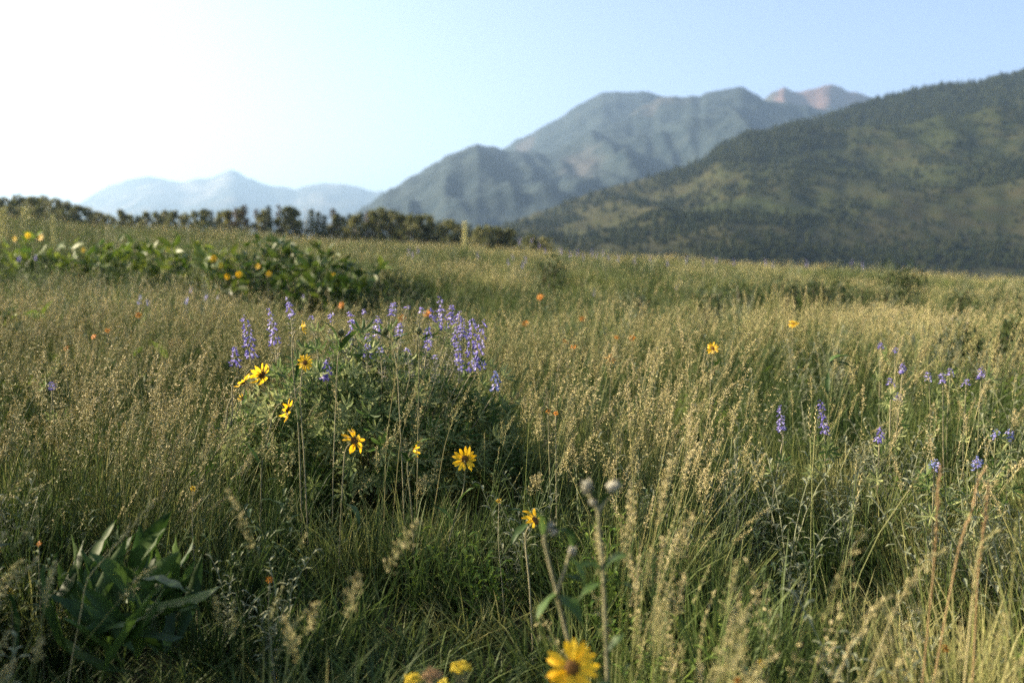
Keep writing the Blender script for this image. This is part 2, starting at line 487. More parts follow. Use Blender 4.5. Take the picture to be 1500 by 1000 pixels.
# the near hill on the right
_, HILL = massif('hillside', M['hill'],
       [(560, 405), (640, 375), (700, 345), (740, 326), (790, 305), (850, 288), (900, 275), (950, 261), (1000, 250), (1030, 238), (1056, 214), (1085, 202), (1120, 191), (1170, 176), (1220, 161), (1280, 146),
        (1330, 133), (1370, 125), (1420, 118), (1450, 108), (1500, 97), (1600, 75), (1750, 50), (2000, 40), (2300, 60)],
       [(560, 1150), (740, 1280), (1030, 1570), (1280, 1900), (1500, 2050), (2300, 2250)], 0.36, 1.3, -14, 70, 330, 44, 260, 150, 1.12,
       rockf=lambda px, s, X, Y, Z: 0.5 + 0.35 * (1 - ss(0.2, 0.34, s)) * (0.3 + fbm(X / 150, Y / 40, 4)) - 0.25 * ss(0.75, 0.95, s) * ss(1000, 1150, px) + 0.3 * (1 - ss(900, 1100, px)),
       label='forested green hillside rising to the right edge', gully=34)

# ------------------------------------------------------------------ geometry-node scatter for what nobody could count
def source_collection(name, meshes):
    c = bpy.data.collections.new(name)
    for i, me in enumerate(meshes):
        o = bpy.data.objects.new('%s_%03d' % (name, i), me); c.objects.link(o)
    return c

def scatter(name, label, pts, rot, scl, idx, coll, cat):
    me = bpy.data.meshes.new(name)
    n = len(pts)
    me.vertices.add(n); me.vertices.foreach_set('co', np.asarray(pts, np.float32).ravel())
    a = me.attributes.new('rot', 'FLOAT_VECTOR', 'POINT'); a.data.foreach_set('vector', np.asarray(rot, np.float32).ravel())
    a = me.attributes.new('scl', 'FLOAT_VECTOR', 'POINT'); a.data.foreach_set('vector', np.asarray(scl, np.float32).ravel())
    a = me.attributes.new('idx', 'INT', 'POINT'); a.data.foreach_set('value', np.asarray(idx, np.int32))
    o = link(name, me)
    tag(o, label, cat, kind='stuff')
    ng = bpy.data.node_groups.new(name, 'GeometryNodeTree')
    ng.interface.new_socket('Geometry', in_out='INPUT', socket_type='NodeSocketGeometry')
    ng.interface.new_socket('Geometry', in_out='OUTPUT', socket_type='NodeSocketGeometry')
    N = ng.nodes; L = ng.links
    gi = N.new('NodeGroupInput'); go = N.new('NodeGroupOutput')
    ci = N.new('GeometryNodeCollectionInfo'); ci.inputs['Collection'].default_value = coll
    ci.inputs['Separate Children'].default_value = True; ci.inputs['Reset Children'].default_value = True
    iop = N.new('GeometryNodeInstanceOnPoints')
    iop.inputs['Pick Instance'].default_value = True
    def na(nm, ty):
        x = N.new('GeometryNodeInputNamedAttribute'); x.data_type = ty; x.inputs['Name'].default_value = nm
        return x.outputs['Attribute']
    L.new(gi.outputs[0], iop.inputs['Points']); L.new(ci.outputs[0], iop.inputs['Instance'])
    L.new(na('idx', 'INT'), iop.inputs['Instance Index'])
    L.new(na('rot', 'FLOAT_VECTOR'), iop.inputs['Rotation'])
    L.new(na('scl', 'FLOAT_VECTOR'), iop.inputs['Scale'])
    L.new(iop.outputs[0], go.inputs[0])
    md = o.modifiers.new('scatter', 'NODES'); md.node_group = ng
    return o

# hillside trees (a far-off wood)
def hill_tree_mesh(kind, i):
    mb = MB(); rr = random.Random(100 + i)
    for k in range(46):
        if kind == 0:
            h = rr.random() ** 0.8; rad = (1 - h) * 0.26 * (0.6 + 0.4 * rr.random()) + 0.02; a = rr.random() * 6.28
            c = Vector((math.cos(a) * rad, math.sin(a) * rad, 0.04 + 0.94 * h)); sz = 0.10 + 0.10 * (1 - h)
        else:
            a = rr.random() * 6.28; ph = math.acos(1 - 2 * rr.random()); rad = 0.36 * rr.random() ** 0.33
            c = Vector((math.cos(a) * math.sin(ph) * rad, math.sin(a) * math.sin(ph) * rad, 0.5 + math.cos(ph) * rad * 1.25)); sz = 0.2
        mb.grain(c, (rr.uniform(-1, 1), rr.uniform(-1, 1), rr.uniform(-0.3, 1)), sz * rr.uniform(1, 1.6), sz * rr.uniform(0.8, 1.2), 4, 0, rr.random())
    mb.tube([(0, 0, 0), (0, 0, 0.5)], [0.03, 0.015], 4, 0, 0.2)
    return mb.mesh('hill_tree', ['hill_tree'])
HT = source_collection('hill_tree_source', [hill_tree_mesh(i % 2, i) for i in range(8)])
hx, hy, hz, hpx, hs = HILL
ny_, nx_ = hx.shape
def hill_sample(n):
    fi = RNG.random(n) * 0.66 * (ny_ - 1); fj = RNG.random(n) ** 0.8 * (nx_ - 2)
    i = fi.astype(int); j = fj.astype(int); a = fi - i; b = fj - j
    def bl(A): return (A[i, j] * (1 - a) + A[i + 1, j] * a) * (1 - b) + (A[i, j + 1] * (1 - a) + A[i + 1, j + 1] * a) * b
    return bl(hx), bl(hy), bl(hz), bl(hs), hpx[j]
N_ = 90000
RNG = np.random.default_rng(5)
tx, ty, tz, ts, tp = hill_sample(N_)
cl = fbm(tx / 130 + 3, ty / 130, 61, 4)
streak = fbm(tx / 260 + tz / 100, ty / 100, 77, 3)
dens = 0.85 * ss(0.38, 0.58, cl * 0.7 + streak * 0.3)
dens = np.maximum(dens, ss(0.68, 0.80, ts) * ss(1000, 1120, tp) * ss(0.3, 0.45, cl + 0.1))      # conifers under the crest
dens = np.maximum(dens, 0.95 * ss(0.26, 0.33, ts) * (1 - ss(0.42, 0.52, ts)) * ss(0.40, 0.50, cl) * ss(950, 1150, tp))
dens *= 1 - 0.9 * (ss(0.12, 0.18, ts) * (1 - ss(0.24, 0.29, ts)))                                 # open strip at the foot
dens *= 1 - 0.45 * ss(0.52, 0.64, streak) * (ts > 0.45) * (ts < 0.75)
dens *= 0.25 + 0.75 * ss(850, 1080, tp)
keep = RNG.random(N_) < np.clip(dens * 0.75 + 0.025, 0, 1)
tx, ty, tz, ts, tp = [q[keep] for q in (tx, ty, tz, ts, tp)]
n = len(tx)
con = (RNG.random(n) < np.where(ts > 0.68, 0.8, 0.08)).astype(int)
idx = RNG.integers(0, 4, n) * 2 + (1 - con)
hgt = RNG.uniform(3.0, 6.0, n) * np.where(con == 1, 1.8, 1.0)
scl = np.stack([hgt * RNG.uniform(0.9, 1.3, n), hgt * RNG.uniform(0.9, 1.3, n), hgt], -1)
rot = np.stack([np.zeros(n), np.zeros(n), RNG.uniform(0, 6.28, n)], -1)
scatter('hillside_forest', 'distant forest and scrub covering the right hillside', np.stack([tx, ty, tz - 0.4], -1), rot, scl, idx, HT, 'forest')
RNG = np.random.default_rng(11)

# ------------------------------------------------------------------ meadow grass sources
def bent(base, az, lean, h, n=5, curl=1.6, wob=0.0):
    """points of a stem or blade leaning to azimuth az, bending more towards its tip"""
    d = Vector((math.cos(az), math.sin(az), 0)); pts = []
    for i in range(n):
        t = i / (n - 1)
        off = lean * (0.35 * t + 0.65 * t ** (curl + 1)) * h
        z = h * (t - 0.32 * lean * lean * t ** 3)
        pts.append(Vector(base) + d * off + Vector((0, 0, z)) + Vector((U(-wob, wob), U(-wob, wob), 0)))
    return pts

def tuft_mesh(nbl, hmin, hmax, spread, wid, lean=0.5, seg=5):
    mb = MB()
    for k in range(nbl):
        a = U(0, 6.28); r = spread * math.sqrt(random.random())
        b = (math.cos(a) * r, math.sin(a) * r, -0.02)
        az = a + U(-1.2, 1.2); h = U(hmin, hmax); w = wid * U(0.6, 1.3)
        pts = bent(b, az, U(0.05, lean) * (1.6 if random.random() < 0.15 else 1), h, seg)
        sa = U(0, 6.28)
        side = Vector((math.cos(sa), math.sin(sa), U(-0.15, 0.15)))
        mb.ribbon(pts, [w * q for q in (0.75, 1.0, 0.9, 0.6, 0.3, 0.2)[:seg]], side, 0, random.random())
    return mb.mesh('grass_tuft', ['blade'])

def panicle(mb, pts, length, width, nodes_, nb, size, dense, nside=3, droop=0.0):
    """a seed head along the last stretch of the stem pts (its tip): whorls of short branches with spikelets"""
    tip = pts[-1]; ax = (pts[-1] - pts[-2]).normalized()
    e = ax.orthogonal().normalized(); g = ax.cross(e)
    for i in range(nodes_):
        t = (i + U(-0.3, 0.3)) / nodes_
        c = tip + ax * (length * t)
        c = c + Vector((ax.x, ax.y, 0)) * (0.25 * length * t * t)
        L = width * (1.0 - 0.8 * max(0, t)) * (0.55 + 0.45 * min(1, 5 * max(0.02, t)))
        for b in range(nb):
            a = U(0, 6.28); el = U(0.5, 1.0)
            d = (e * math.cos(a) + g * math.sin(a)) * (1 - 0.45 * el) + ax * el
            d.normalize()
            l = L * U(0.4, 1.1)
            m = max(1, int(dense * U(0.6, 1.3)))
            for q in range(m):
                f = (q + 1) / m
                p = c + d * l * f + Vector((U(-1, 1), U(-1, 1), U(-1, 1))) * size * 0.5 - Vector((0, 0, droop * l * f * f))
                mb.grain(p, d + Vector((U(-.4, .4), U(-.4, .4), U(-.4, .4))) - Vector((0, 0, droop)), size * U(0.8, 1.4), size * U(0.3, 0.5), nside, 1, random.random(), 0.5 + 0.5 * t)
    mb.tube([tip, tip + ax * length * 0.5, tip + ax * length + Vector((ax.x, ax.y, 0)) * 0.25 * length], [0.0007, 0.0006, 0.0003], 3, 1, 0.6)

def seed_clump(nst, hmin, hmax, spread, style, lod):
    mb = MB()
    for k in range(nst):
        a = U(0, 6.28); r = spread * math.sqrt(random.random())
        h = U(hmin, hmax)
        az = U(-0.9, 0.9) if random.random() < 0.65 else U(0, 6.28)       # the breeze leans most of it to the right
        pts = bent((math.cos(a) * r, math.sin(a) * r, -0.02), az, U(0.05, 0.4), h, 6, 1.4)
        sr = 0.0011 if lod == 0 else 0.0016
        mb.tube(pts, [sr * 1.3, sr * 1.2, sr * 1.1, sr, sr * 0.9, sr * 0.8], 3, 0, U(0.3, 1))
        if style == 'fluff':
            if lod == 0: panicle(mb, pts, U(.07, .12), U(.018, .032), 10, 5, .0062, 3, 3, 0.15)
            else: panicle(mb, pts, U(.08, .13), U(.02, .034), 6, 3, .012, 2, 3, 0.1)
        elif style == 'brome':
            if lod == 0: panicle(mb, pts, U(.10, .15), U(.03, .05), 7, 3, .0085, 2, 3, 0.5)
            else: panicle(mb, pts, U(.10, .15), U(.03, .05), 5, 3, .014, 1, 3, 0.4)
        else:   # narrow spike
            L = U(.05, .10); ax = (pts[-1] - pts[-2]).normalized()
            nn = 16 if lod == 0 else 7
            for i in range(nn):
                a2 = i * 2.4
                d = ax + (Vector((math.cos(a2), math.sin(a2), 0))) * 0.45
                mb.grain(pts[-1] + ax * L * i / nn + Vector((math.cos(a2), math.sin(a2), 0)) * 0.002, d, .010 if lod == 0 else .02, .0032 if lod == 0 else .005, 3, 1, random.random(), 0.7)
        for j in range(2):      # stem leaves
            t = U(0.15, 0.5); i = int(t * 5); b = pts[i]
            sa = U(0, 6.28)
            mb.ribbon(bent(b, U(0, 6.28), U(0.4, 1.1), U(.08, .16), 4), [.004, .0045, .003, 0], Vector((math.cos(sa), math.sin(sa), 0)), 0, random.random())
    return mb.mesh('seed_clump', ['blade', 'seed'])

def forb_mesh(mat, nst, h, ll, lw, nl):
    mb = MB()
    for k in range(nst):
        a = U(0, 6.28); r = 0.05 * random.random()
        pts = bent((math.cos(a) * r, math.sin(a) * r, -0.02), U(0, 6.28), U(.1, .5), h * U(.6, 1.1), 6)
        mb.tube(pts, [.0022, .002, .0018, .0016, .0013, .001], 3, 0, U(0, 1))
        for j in range(nl):
            t = (j + random.random()) / nl; f = t * 5; i = min(4, int(f)); b = pts[i].lerp(pts[i + 1], f - i)
            az = j * 2.4 + U(-.4, .4); l = ll * U(.6, 1.1) * (1 - 0.45 * t)
            d = Vector((math.cos(az), math.sin(az), 0)); side = Vector((-d.y, d.x, 0))
            lp = [b, b + d * l * .4 + Vector((0, 0, l * .35)), b + d * l * .8 + Vector((0, 0, l * .4)), b + d * l + Vector((0, 0, l * .3))]
            mb.leaf(lp, [lw * .3, lw, lw * .7, lw * .05], side, Vector((0, 0, 1)), 0.5, 0, random.random())
    return mb.mesh('forb', [mat])

random.seed(21)
def patch_mesh(ntuft, nbl, hmin, hmax, R_, wid, lean):
    """a round piece of sward: tufts of blades with gaps between them"""
    mb = MB()
    for j in range(ntuft):
        a0 = U(0, 6.28); r0 = R_ * math.sqrt(random.random()); cx, cy = math.cos(a0) * r0, math.sin(a0) * r0
        hk = U(.65, 1.15); dry = U(0, .7)
        for k in range(int(nbl * U(.5, 1.4))):
            a = U(0, 6.28); r = .045 * math.sqrt(random.random())
            w = wid * U(.6, 1.3); sa = U(0, 6.28)
            pts = bent((cx + math.cos(a) * r, cy + math.sin(a) * r, -.02), a + U(-1.2, 1.2), U(.05, lean) * (1.7 if random.random() < .15 else 1), U(hmin, hmax) * hk, 5)
            mb.ribbon(pts, [w * q for q in (.75, 1.0, .9, .6, .3)], Vector((math.cos(sa), math.sin(sa), U(-.15, .15))), 0, dry + .3 * random.random())
    return mb.mesh('grass_patch', ['blade'])
BL = source_collection('patch_source', [patch_mesh(17, 24, .13, .40, .21, .0052, .55) for _ in range(12)])
BLF = source_collection('far_tuft_source', [tuft_mesh(42, .15, .40, .16, .009, .5, 4) for _ in range(8)])
styles = ['fluff', 'fluff', 'brome', 'fluff', 'spike', 'brome', 'fluff', 'fluff', 'spike', 'fluff']
SD = source_collection('seed_source', [seed_clump(5, .38, .62, .06, s, 0) for s in styles])
SDF = source_collection('far_seed_source', [seed_clump(9, .27, .46, .16, s, 1) for s in styles])
FB = source_collection('forb_source', [forb_mesh('forb', 5, .36, .06, .009, 16) for _ in range(3)] + [forb_mesh('forb_grey', 5, .42, .06, .008, 18) for _ in range(4)] + [forb_mesh('lime', 4, .30, .06, .011, 14) for _ in range(2)])

# hollows: places where the sward is short, green and without seed heads
HOLLOWS = []
for (px, py, h, r) in ((560, 860, .2, .28), (690, 910, .2, .30), (460, 930, .2, .30), (1250, 840, .2, .30), (1310, 880, .2, .22), (200, 920, .2, .34), (330, 940, .2, .28), (60, 900, .2, .26), (600, 960, .2, .24),
                       (90, 690, .3, .12), (1380, 640, .35, .16), (1150, 900, .25, .12), (820, 880, .25, .12)):
    p = on_ray(px, py, h); HOLLOWS.append((p.x, p.y, r))
BUSH_FRONT = [(-.62, 3.42, .26), (-.30, 3.42, .26), (-.10, 3.48, .26)]      # low blades right before the lupine bush
def hollow(x, y, extra=()):
    f = np.zeros_like(x)
    for (hx_, hy_, r) in HOLLOWS + list(extra):
        d = np.hypot((x - hx_), (y - hy_) * 0.8) / r
        f = np.maximum(f, 1 - ss(0.55, 1.15, d))
    return f

def field(n, y0, y1, margin=2.2, power=1.0):
    """random points over the part of the meadow the camera can see, and a margin to each side"""
    yy = np.sqrt(RNG.random(n) * ((y1 + 4) ** 2 - (y0 + 4) ** 2) + (y0 + 4) ** 2) - 4
    half = 0.56 * np.maximum(yy, 0) + margin
    xx = RNG.uniform(-1, 1, n) * half
    return xx, yy

def area(y0, y1, margin=2.2):
    return 0.56 * (y1 * y1 - y0 * y0) + 2 * margin * (y1 - y0)

SIGHT = [(450, 565, 3.4, 60), (560, 565, 3.4, 100), (1255, 865, 2.0, 75), (560, 900, 2.0, 80), (660, 850, 2.1, 70), (681, 685, 2.78, 30), (519, 660, 2.78, 30), (421, 610, 2.92, 30), (384, 560, 3.0, 40), (447, 540, 3.0, 24), (784, 775, 2.42, 28), (838, 1000, 1.40, 75), (606, 670, 2.82, 28), (875, 730, 1.52, 45), (884, 850, 1.52, 30), (888, 960, 1.52, 22),
         (800, 790, 1.58, 36), (816, 870, 1.58, 36), (832, 930, 1.58, 22), (1146, 640, 3.45, 24), (1208, 632, 3.5, 24), (1288, 648, 3.4, 18), (1432, 690, 2.9, 16), (250, 790, 2.2, 30), (675, 985, 1.62, 30), (606, 998, 1.62, 30), (640, 1000, 1.45, 25),
         (420, 505, 3.6, 90), (600, 515, 3.6, 150), (1375, 760, 1.75, 14), (1435, 760, 1.75, 20), (1044, 520, 4.4, 14), (893, 535, 4.2, 14), (365, 640, 2.95, 30), (500, 720, 2.78, 14), (383, 700, 2.92, 14)]
def hidden_view(x, y, h):
    """True where a plant of height h would stand right in front of one of the flowers that the photograph shows clear"""
    bad = np.zeros(len(x), bool); g = G(x, y)
    for (px, py, d, rp) in SIGHT:
        c = P(px, py, d); k = y / d
        zs = CAM_Z + (c.z - CAM_Z) * k
        bad |= (y < d) & (y > d - 1.6) & (np.abs(x - c.x * k) < rp / FPX * y + .01) & (g + h > zs)
    return bad
BUSH = P(545, 700, 3.75); BUSHX, BUSHY = BUSH.x, 3.78
def sow(name, label, coll, spec, zones, cat):
    PT = []; RT = []; SC = []; IX = []
    for (y0, y1, dens, s0, s1) in zones:
        x, y = field(int(area(y0, y1) * dens), y0, y1)
        if name == 'meadow_grass':                                   # an even cover: a jittered grid, so that no bare soil shows
            c = 1 / math.sqrt(dens)
            gx, gy = np.meshgrid(np.arange(-8, 8, c), np.arange(y0, y1, c))
            x = (gx + RNG.uniform(-.45, .45, gx.shape) * c).ravel(); y = (gy + RNG.uniform(-.45, .45, gy.shape) * c).ravel()
            k = np.abs(x) < .56 * np.maximum(y, 0) + 2.2; x, y = x[k], y[k]
        hol = hollow(x, y, BUSH_FRONT if name == 'meadow_grass' else ())
        pr, sc, ix = spec(x, y, hol)
        pr = pr * (np.hypot(x - BUSHX, y - BUSHY) > (0.16 if name == 'meadow_grass' else 0.30))
        if 'seed' in name or 'forb' in name: pr = pr * ~hidden_view(x, y, sc * (.66 if 'seed' in name else .4))
        keep = RNG.random(len(x)) < pr
        x, y, sc, ix = x[keep], y[keep], sc[keep], ix[keep]
        s = sc * RNG.uniform(s0, s1, len(x))
        PT.append(np.stack([x, y, G(x, y)], -1))
        tilt = RNG.normal(0, 0.07, (len(x), 2))
        RT.append(np.stack([tilt[:, 0], tilt[:, 1] + 0.05, RNG.uniform(-0.7, 0.7, len(x)) if 'seed' in name else RNG.uniform(0, 6.28, len(x))], -1))
        SC.append(np.stack([(s if 'meadow_grass' not in name else 1.0) * RNG.uniform(.9, 1.15, len(x)), (s if 'meadow_grass' not in name else 1.0) * RNG.uniform(.9, 1.15, len(x)), s], -1)); IX.append(ix)
    print(name, sum(map(len, PT)))
    return scatter(name, label, np.concatenate(PT), np.concatenate(RT), np.concatenate(SC), np.concatenate(IX), coll, cat)

SHRUBS = [('wide dark green shrub patch in the right meadow below the hill', 1290, 387, 130, 15.0, 1500), ('leafy dark shrub adjoining the left end of the wide patch', 1215, 393, 80, 14.5, 900), ('small dark shrub left of the wide shrub patch', 1152, 404, 46, 13.5, 500),
          ('low dark shrub in the meadow, first left of the small one', 1092, 407, 36, 13.0, 400), ('broad dark shrub near the right edge, lower than the wide patch', 1452, 470, 150, 7.6, 1500), ('flat green shrub at the crest below the main mountain', 935, 373, 60, 22.0, 600), ('tiny dark shrub on the crest beside the violet haze of lupines', 822, 368, 34, 24.0, 300),
          ('dark shrub at centre, below the flat green one', 940, 412, 46, 12.0, 400), ('dim shrub below the hill, right of the wide patch', 1405, 412, 70, 14.0, 600), ('green shrub in the middle of the meadow above the orange flowers', 800, 388, 56, 15.0, 500), ('small green shrub right of the leafy row', 585, 395, 80, 11.5, 700),
          ('small dark shrub by the right edge under the hill', 1478, 410, 40, 14.0, 400), ('dim low shrub in the meadow above the single sunflower', 1040, 418, 40, 11.0, 400)]
def hscale(x, y):
    s = 0.74 + 0.5 * fbm(x / 1.1, y / 1.1, 31, 3)
    d_ = 12.5 - 1.7 * ss(300, 510, 750 + FPX * x / np.maximum(y, .1))            # low sward in front of and among the leafy row
    px_ = 750 + FPX * x / np.maximum(y, .1)
    low = ss(d_ - 2.6, d_ - 1.2, y) * (1 - ss(d_ + .3, d_ + 1.2, y)) * (1 - ss(520, 560, px_)) * (y > 5)
    for (lab, spx, spy, sw, sd_, sn) in SHRUBS:
        low = np.maximum(low, ss(sd_ * .70, sd_ * .82, y) * (1 - ss(sd_ * 1.01, sd_ * 1.05, y)) * (1 - ss(sw * .42, sw * .62, np.abs(px_ - spx))))
    return s * (1 - .55 * low)

def blade_spec(x, y, hol):
    return np.full(len(x), 1.0), hscale(x, y) * (1 - 0.58 * hol), RNG.integers(0, 12, len(x))
def blade_far(x, y, hol):
    return 0.35 + 0.65 * ss(.3, .5, fbm(x / 1.5, y / 1.5, 5, 3)), hscale(x, y), RNG.integers(0, 8, len(x))
def seed_spec(x, y, hol):
    sp = fbm(x / 0.9 + 9, y / 0.9, 47, 3)
    kind = np.where(sp > .55, 0, np.where(sp < .42, 5, 2))
    ix = (kind + RNG.integers(0, 6, len(x))) % 10
    left_near = (y < 1.8) & (750 + FPX * x / np.maximum(y, .1) < 790)        # few seed heads stand in the shaded near left
    lf = ss(1.9, 2.3, y) * (1 - ss(6, 9, y)) * (1 - ss(300, 400, 750 + FPX * x / np.maximum(y, .1)))   # a thick stand of seed heads at the left
    px_ = 750 + FPX * x / np.maximum(y, .1)
    thin = 1 - .78 * ss(1000, 1120, px_) * ss(1.8, 2.1, y) * (1 - ss(3.8, 5.0, y))                           # leafier, fewer seed heads at the right
    thin = thin * (1 - ss(5, 8, y) * (1 - ss(.40, .56, fbm(x / 1.9 + 4, y / 2.6, 66, 3))) * .65)            # patches in the far meadow
    return np.maximum(0.05 + 0.95 * ss(.40, .60, fbm(x / .5, y / .5, 8, 3)), .85 * lf) * (1 - hol) ** 2 * np.where(left_near, .22, 1.0) * thin * np.where((y < 1.9) & (px_ > 800), 1.6, 1.0), hscale(x, y), ix
def forb_spec(x, y, hol):
    c = fbm(x / .8 + 20, y / .8, 91, 2)
    right = ss(0.0, 1.2, x - 0.15 * y)
    ix = np.where(c > .62, RNG.integers(7, 9, len(x)), np.where(RNG.random(len(x)) < 0.25 + 0.65 * right, RNG.integers(3, 7, len(x)), RNG.integers(0, 3, len(x))))
    far = ss(5, 8, y)
    c2 = 1 - ss(.38, .54, fbm(x / 1.9 + 4, y / 2.6, 66, 3))
    ix = np.where((far > .5) & (ix > 2) & (RNG.random(len(x)) < .75), RNG.integers(0, 3, len(x)), ix)
    return np.maximum(ss(.40, .60, c) * (0.55 + 0.45 * right) * (1 - far), far * (.06 + .62 * c2)) * (1 - .9 * hol), 0.75 + 0.4 * RNG.random(len(x)), ix

sow('meadow_grass', 'dense green and straw grass blades covering the near meadow', BL, blade_spec, [(-1.0, 3.4, 13, .8, 1.2), (3.4, 7.5, 10.5, .85, 1.25)], 'grass')
sow('far_meadow_grass', 'grass of the far meadow up to the crest', BLF, blade_far, [(6.0, 16, 34, .85, 1.25), (16, 36, 15, .9, 1.2), (36, 72, 6, .9, 1.2)], 'grass')
sow('seeding_grass', 'tan seed heads of grass standing above the near meadow', SD, seed_spec, [(0.75, 3.2, 95, .85, 1.1), (3.2, 7.5, 56, .88, 1.1)], 'grass')
sow('far_seeding_grass', 'tan seed heads of grass across the far meadow', SDF, seed_spec, [(6.5, 16, 20, .9, 1.2), (16, 36, 10, .9, 1.15), (36, 72, 3.5, .9, 1.15)], 'grass')
sow('meadow_forbs', 'low leafy green and grey herbs among the grass', FB, forb_spec, [(0.6, 4.5, 60, .8, 1.25), (4.5, 12, 42, .95, 1.5), (12, 32, 15, 1.15, 1.8)], 'herbs')

# ------------------------------------------------------------------ flower pieces
random.seed(5)
def petal_mesh(mat, ln, wd, notch=True, curl=0.12):
    mb = MB(); n = 6; vs = []; fs = []
    prof = (0.30, 0.72, 0.98, 1.0, 0.72, 0.12)
    for i in range(n):
        t = i / (n - 1); x = ln * t
        z = curl * ln * (math.sin(t * 2.6) - 1.1 * t * t)
        for j in (-1, 0, 1):
            vs.append((x - (0.06 * ln if (j == 0 and i == n - 1 and notch) else 0), j * wd * .5 * prof[i], z - (0.09 * wd if j == 0 else 0)))
    for i in range(n - 1):
        a = 3 * i; fs += [(a, a + 1, a + 4, a + 3), (a + 1, a + 2, a + 5, a + 4)]
    mb.add(vs, fs, 0, 0.5)
    return mb.mesh('petal', [mat], True)
PETALS = [petal_mesh('petal_yellow', 1.0, U(.28, .38), True, c) for c in (.05, .14, .22, -.08)]
PETALS_O = [petal_mesh('petal_orange', 1.0, .34, True, c) for c in (.08, .18)]

def disc_mesh(full=True):
    """the domed middle of a flower, its florets in a spiral"""
    mb = MB()
    mb.add(*dome(0.40, 0.16, 12, 4), 0, 0.1)
    for k in range(90):
        r = 0.42 * math.sqrt((k + .5) / 90); a = k * 2.39996
        z = 0.16 * math.cos(min(1, r / 0.42) * 1.45)
        n = Vector((math.cos(a) * r, math.sin(a) * r, 0.35)).normalized()
        mb.grain((math.cos(a) * r, math.sin(a) * r, z + .01), n, .075, .042, 3, 0, 0.15 + 0.85 * (r / .42) ** 2 * U(.4, 1))
    return mb.mesh('flower_disc', ['disc'])
def dome(r, h, n, m, flip=1):
    vs = []; fs = []
    for i in range(m):
        t = i / m * 1.5
        for k in range(n):
            a = 6.2832 * k / n
            vs.append((r * math.cos(t) * math.cos(a), r * math.cos(t) * math.sin(a), flip * h * math.sin(t)))
    vs.append((0, 0, flip * h))
    for i in range(m - 1):
        for k in range(n):
            fs.append((i * n + k, i * n + (k + 1) % n, (i + 1) * n + (k + 1) % n, (i + 1) * n + k))
    for k in range(n): fs.append(((m - 1) * n + k, (m - 1) * n + (k + 1) % n, m * n))
    return vs, fs
DISC = disc_mesh()
def bracts_mesh():
    mb = MB()
    mb.add(*dome(0.40, 0.30, 12, 4, -1), 0, 0.2)
    for row in range(2):
        for k in range(11):
            a = 6.2832 * (k + row * .5) / 11 + U(-.1, .1); d = Vector((math.cos(a), math.sin(a), 0)); s = Vector((-d.y, d.x, 0)); l = U(.28, .42)
            pts = [d * .34 + Vector((0, 0, -.12 - .05 * row)), d * (.34 + l * .6) + Vector((0, 0, -.02 - .08 * row)), d * (.34 + l) + Vector((0, 0, -.06 - .1 * row))]
            mb.leaf(pts, [.12, .11, .01], s, Vector((0, 0, 1)), .2, 0, random.random())
    return mb.mesh('bracts', ['bract'])
BRACTS = bracts_mesh()

def face_quat(face, spin=0.0):
    q = Vector(face).normalized().to_track_quat('Z', 'Y')
    return q @ Quaternion((0, 0, 1), spin)

def flower_head(parent, pos, face, radius, npet=13, petals=None, disc_scale=1.0, reflex=0.0, missing=(), jitter=.12):
    """flower_head (the disc) > bracts, petal; the petals are as long as radius less the disc"""
    k = radius * 0.72
    o = link('flower_head', DISC, parent, pos, face_quat(face, U(0, 6)), k * disc_scale)
    link('bracts', BRACTS, o)
    petals = petals or PETALS
    for i in range(npet):
        if i in missing: continue
        a = 6.2832 * i / npet + U(-jitter, jitter)
        pl = (radius / (k * disc_scale) - 0.34) * U(.86, 1.08)
        tilt = U(-.18, .22) + reflex
        p = link('petal', random.choice(petals), o, (math.cos(a) * .34, math.sin(a) * .34, 0.02 + .03 * (i % 2)), (U(-.35, .35), tilt, a), pl)
        p.rotation_euler = Matrix.Rotation(a, 3, 'Z').to_4x4().to_3x3().__matmul__(Matrix.Rotation(tilt, 3, 'Y')).__matmul__(Matrix.Rotation(U(-.35, .35), 3, 'X')).to_euler()
    return o

def lance(mb, base, d, ln, wd, arch, mi=0, fold=.35, n=6, wave=0.0, droop=0.0):
    d = Vector(d).normalized(); side = d.cross(Vector((0, 0, 1)))
    side = side.normalized() if side.length > .1 else Vector((1, 0, 0))
    tw = U(-.5, .5); side = (side * math.cos(tw) + d.cross(side) * math.sin(tw))
    up = side.cross(d); pts = []
    for i in range(n):
        t = i / (n - 1)
        pts.append(Vector(base) + d * ln * t + up * (arch * ln * math.sin(t * 2.4)) - Vector((0, 0, droop * ln * t * t)))
    prof = [.22, .7, 1.0, .9, .55, .03] if n == 6 else [math.sin(math.pi * (i / (n - 1)) ** .8) + .04 for i in range(n)]
    mb.leaf(pts, [wd * q for q in prof], side, up, fold, mi, random.random(), wave)

LEAF_MESHES = {}
def leaf_mesh(mat, ratio, arch, droop=0.0):
    mb = MB(); lance(mb, (0, 0, 0), (0, 0, 1), 1.0, ratio, arch, 0, .55, 9, .016, droop)
    return mb.mesh('leaf', [mat], True)

def stem_path(pix, d, ground=True, dz=0.0):
    """world points through photo pixels at distance d (metres ahead); the last one goes on down into the ground"""
    pts = []
    for q in pix:
        pts.append(P(q[0], q[1], q[2] if len(q) > 2 else d))
    if ground:
        a, b = pts[-2], pts[-1]
        g = float(G(b.x, b.y))
        dirn = (b - a); dirn = dirn / max(1e-6, abs(dirn.z))
        dirn.x = max(-.35, min(.35, dirn.x)); dirn.y = 0
        drop = b.z - g
        if drop > 0.02:
            pts.append(b + Vector((dirn.x * drop * .45, 0, -drop * .5)))
            pts.append(b + Vector((dirn.x * drop * .7, 0, -drop - .02)))
    return smooth_path(pts, 5)

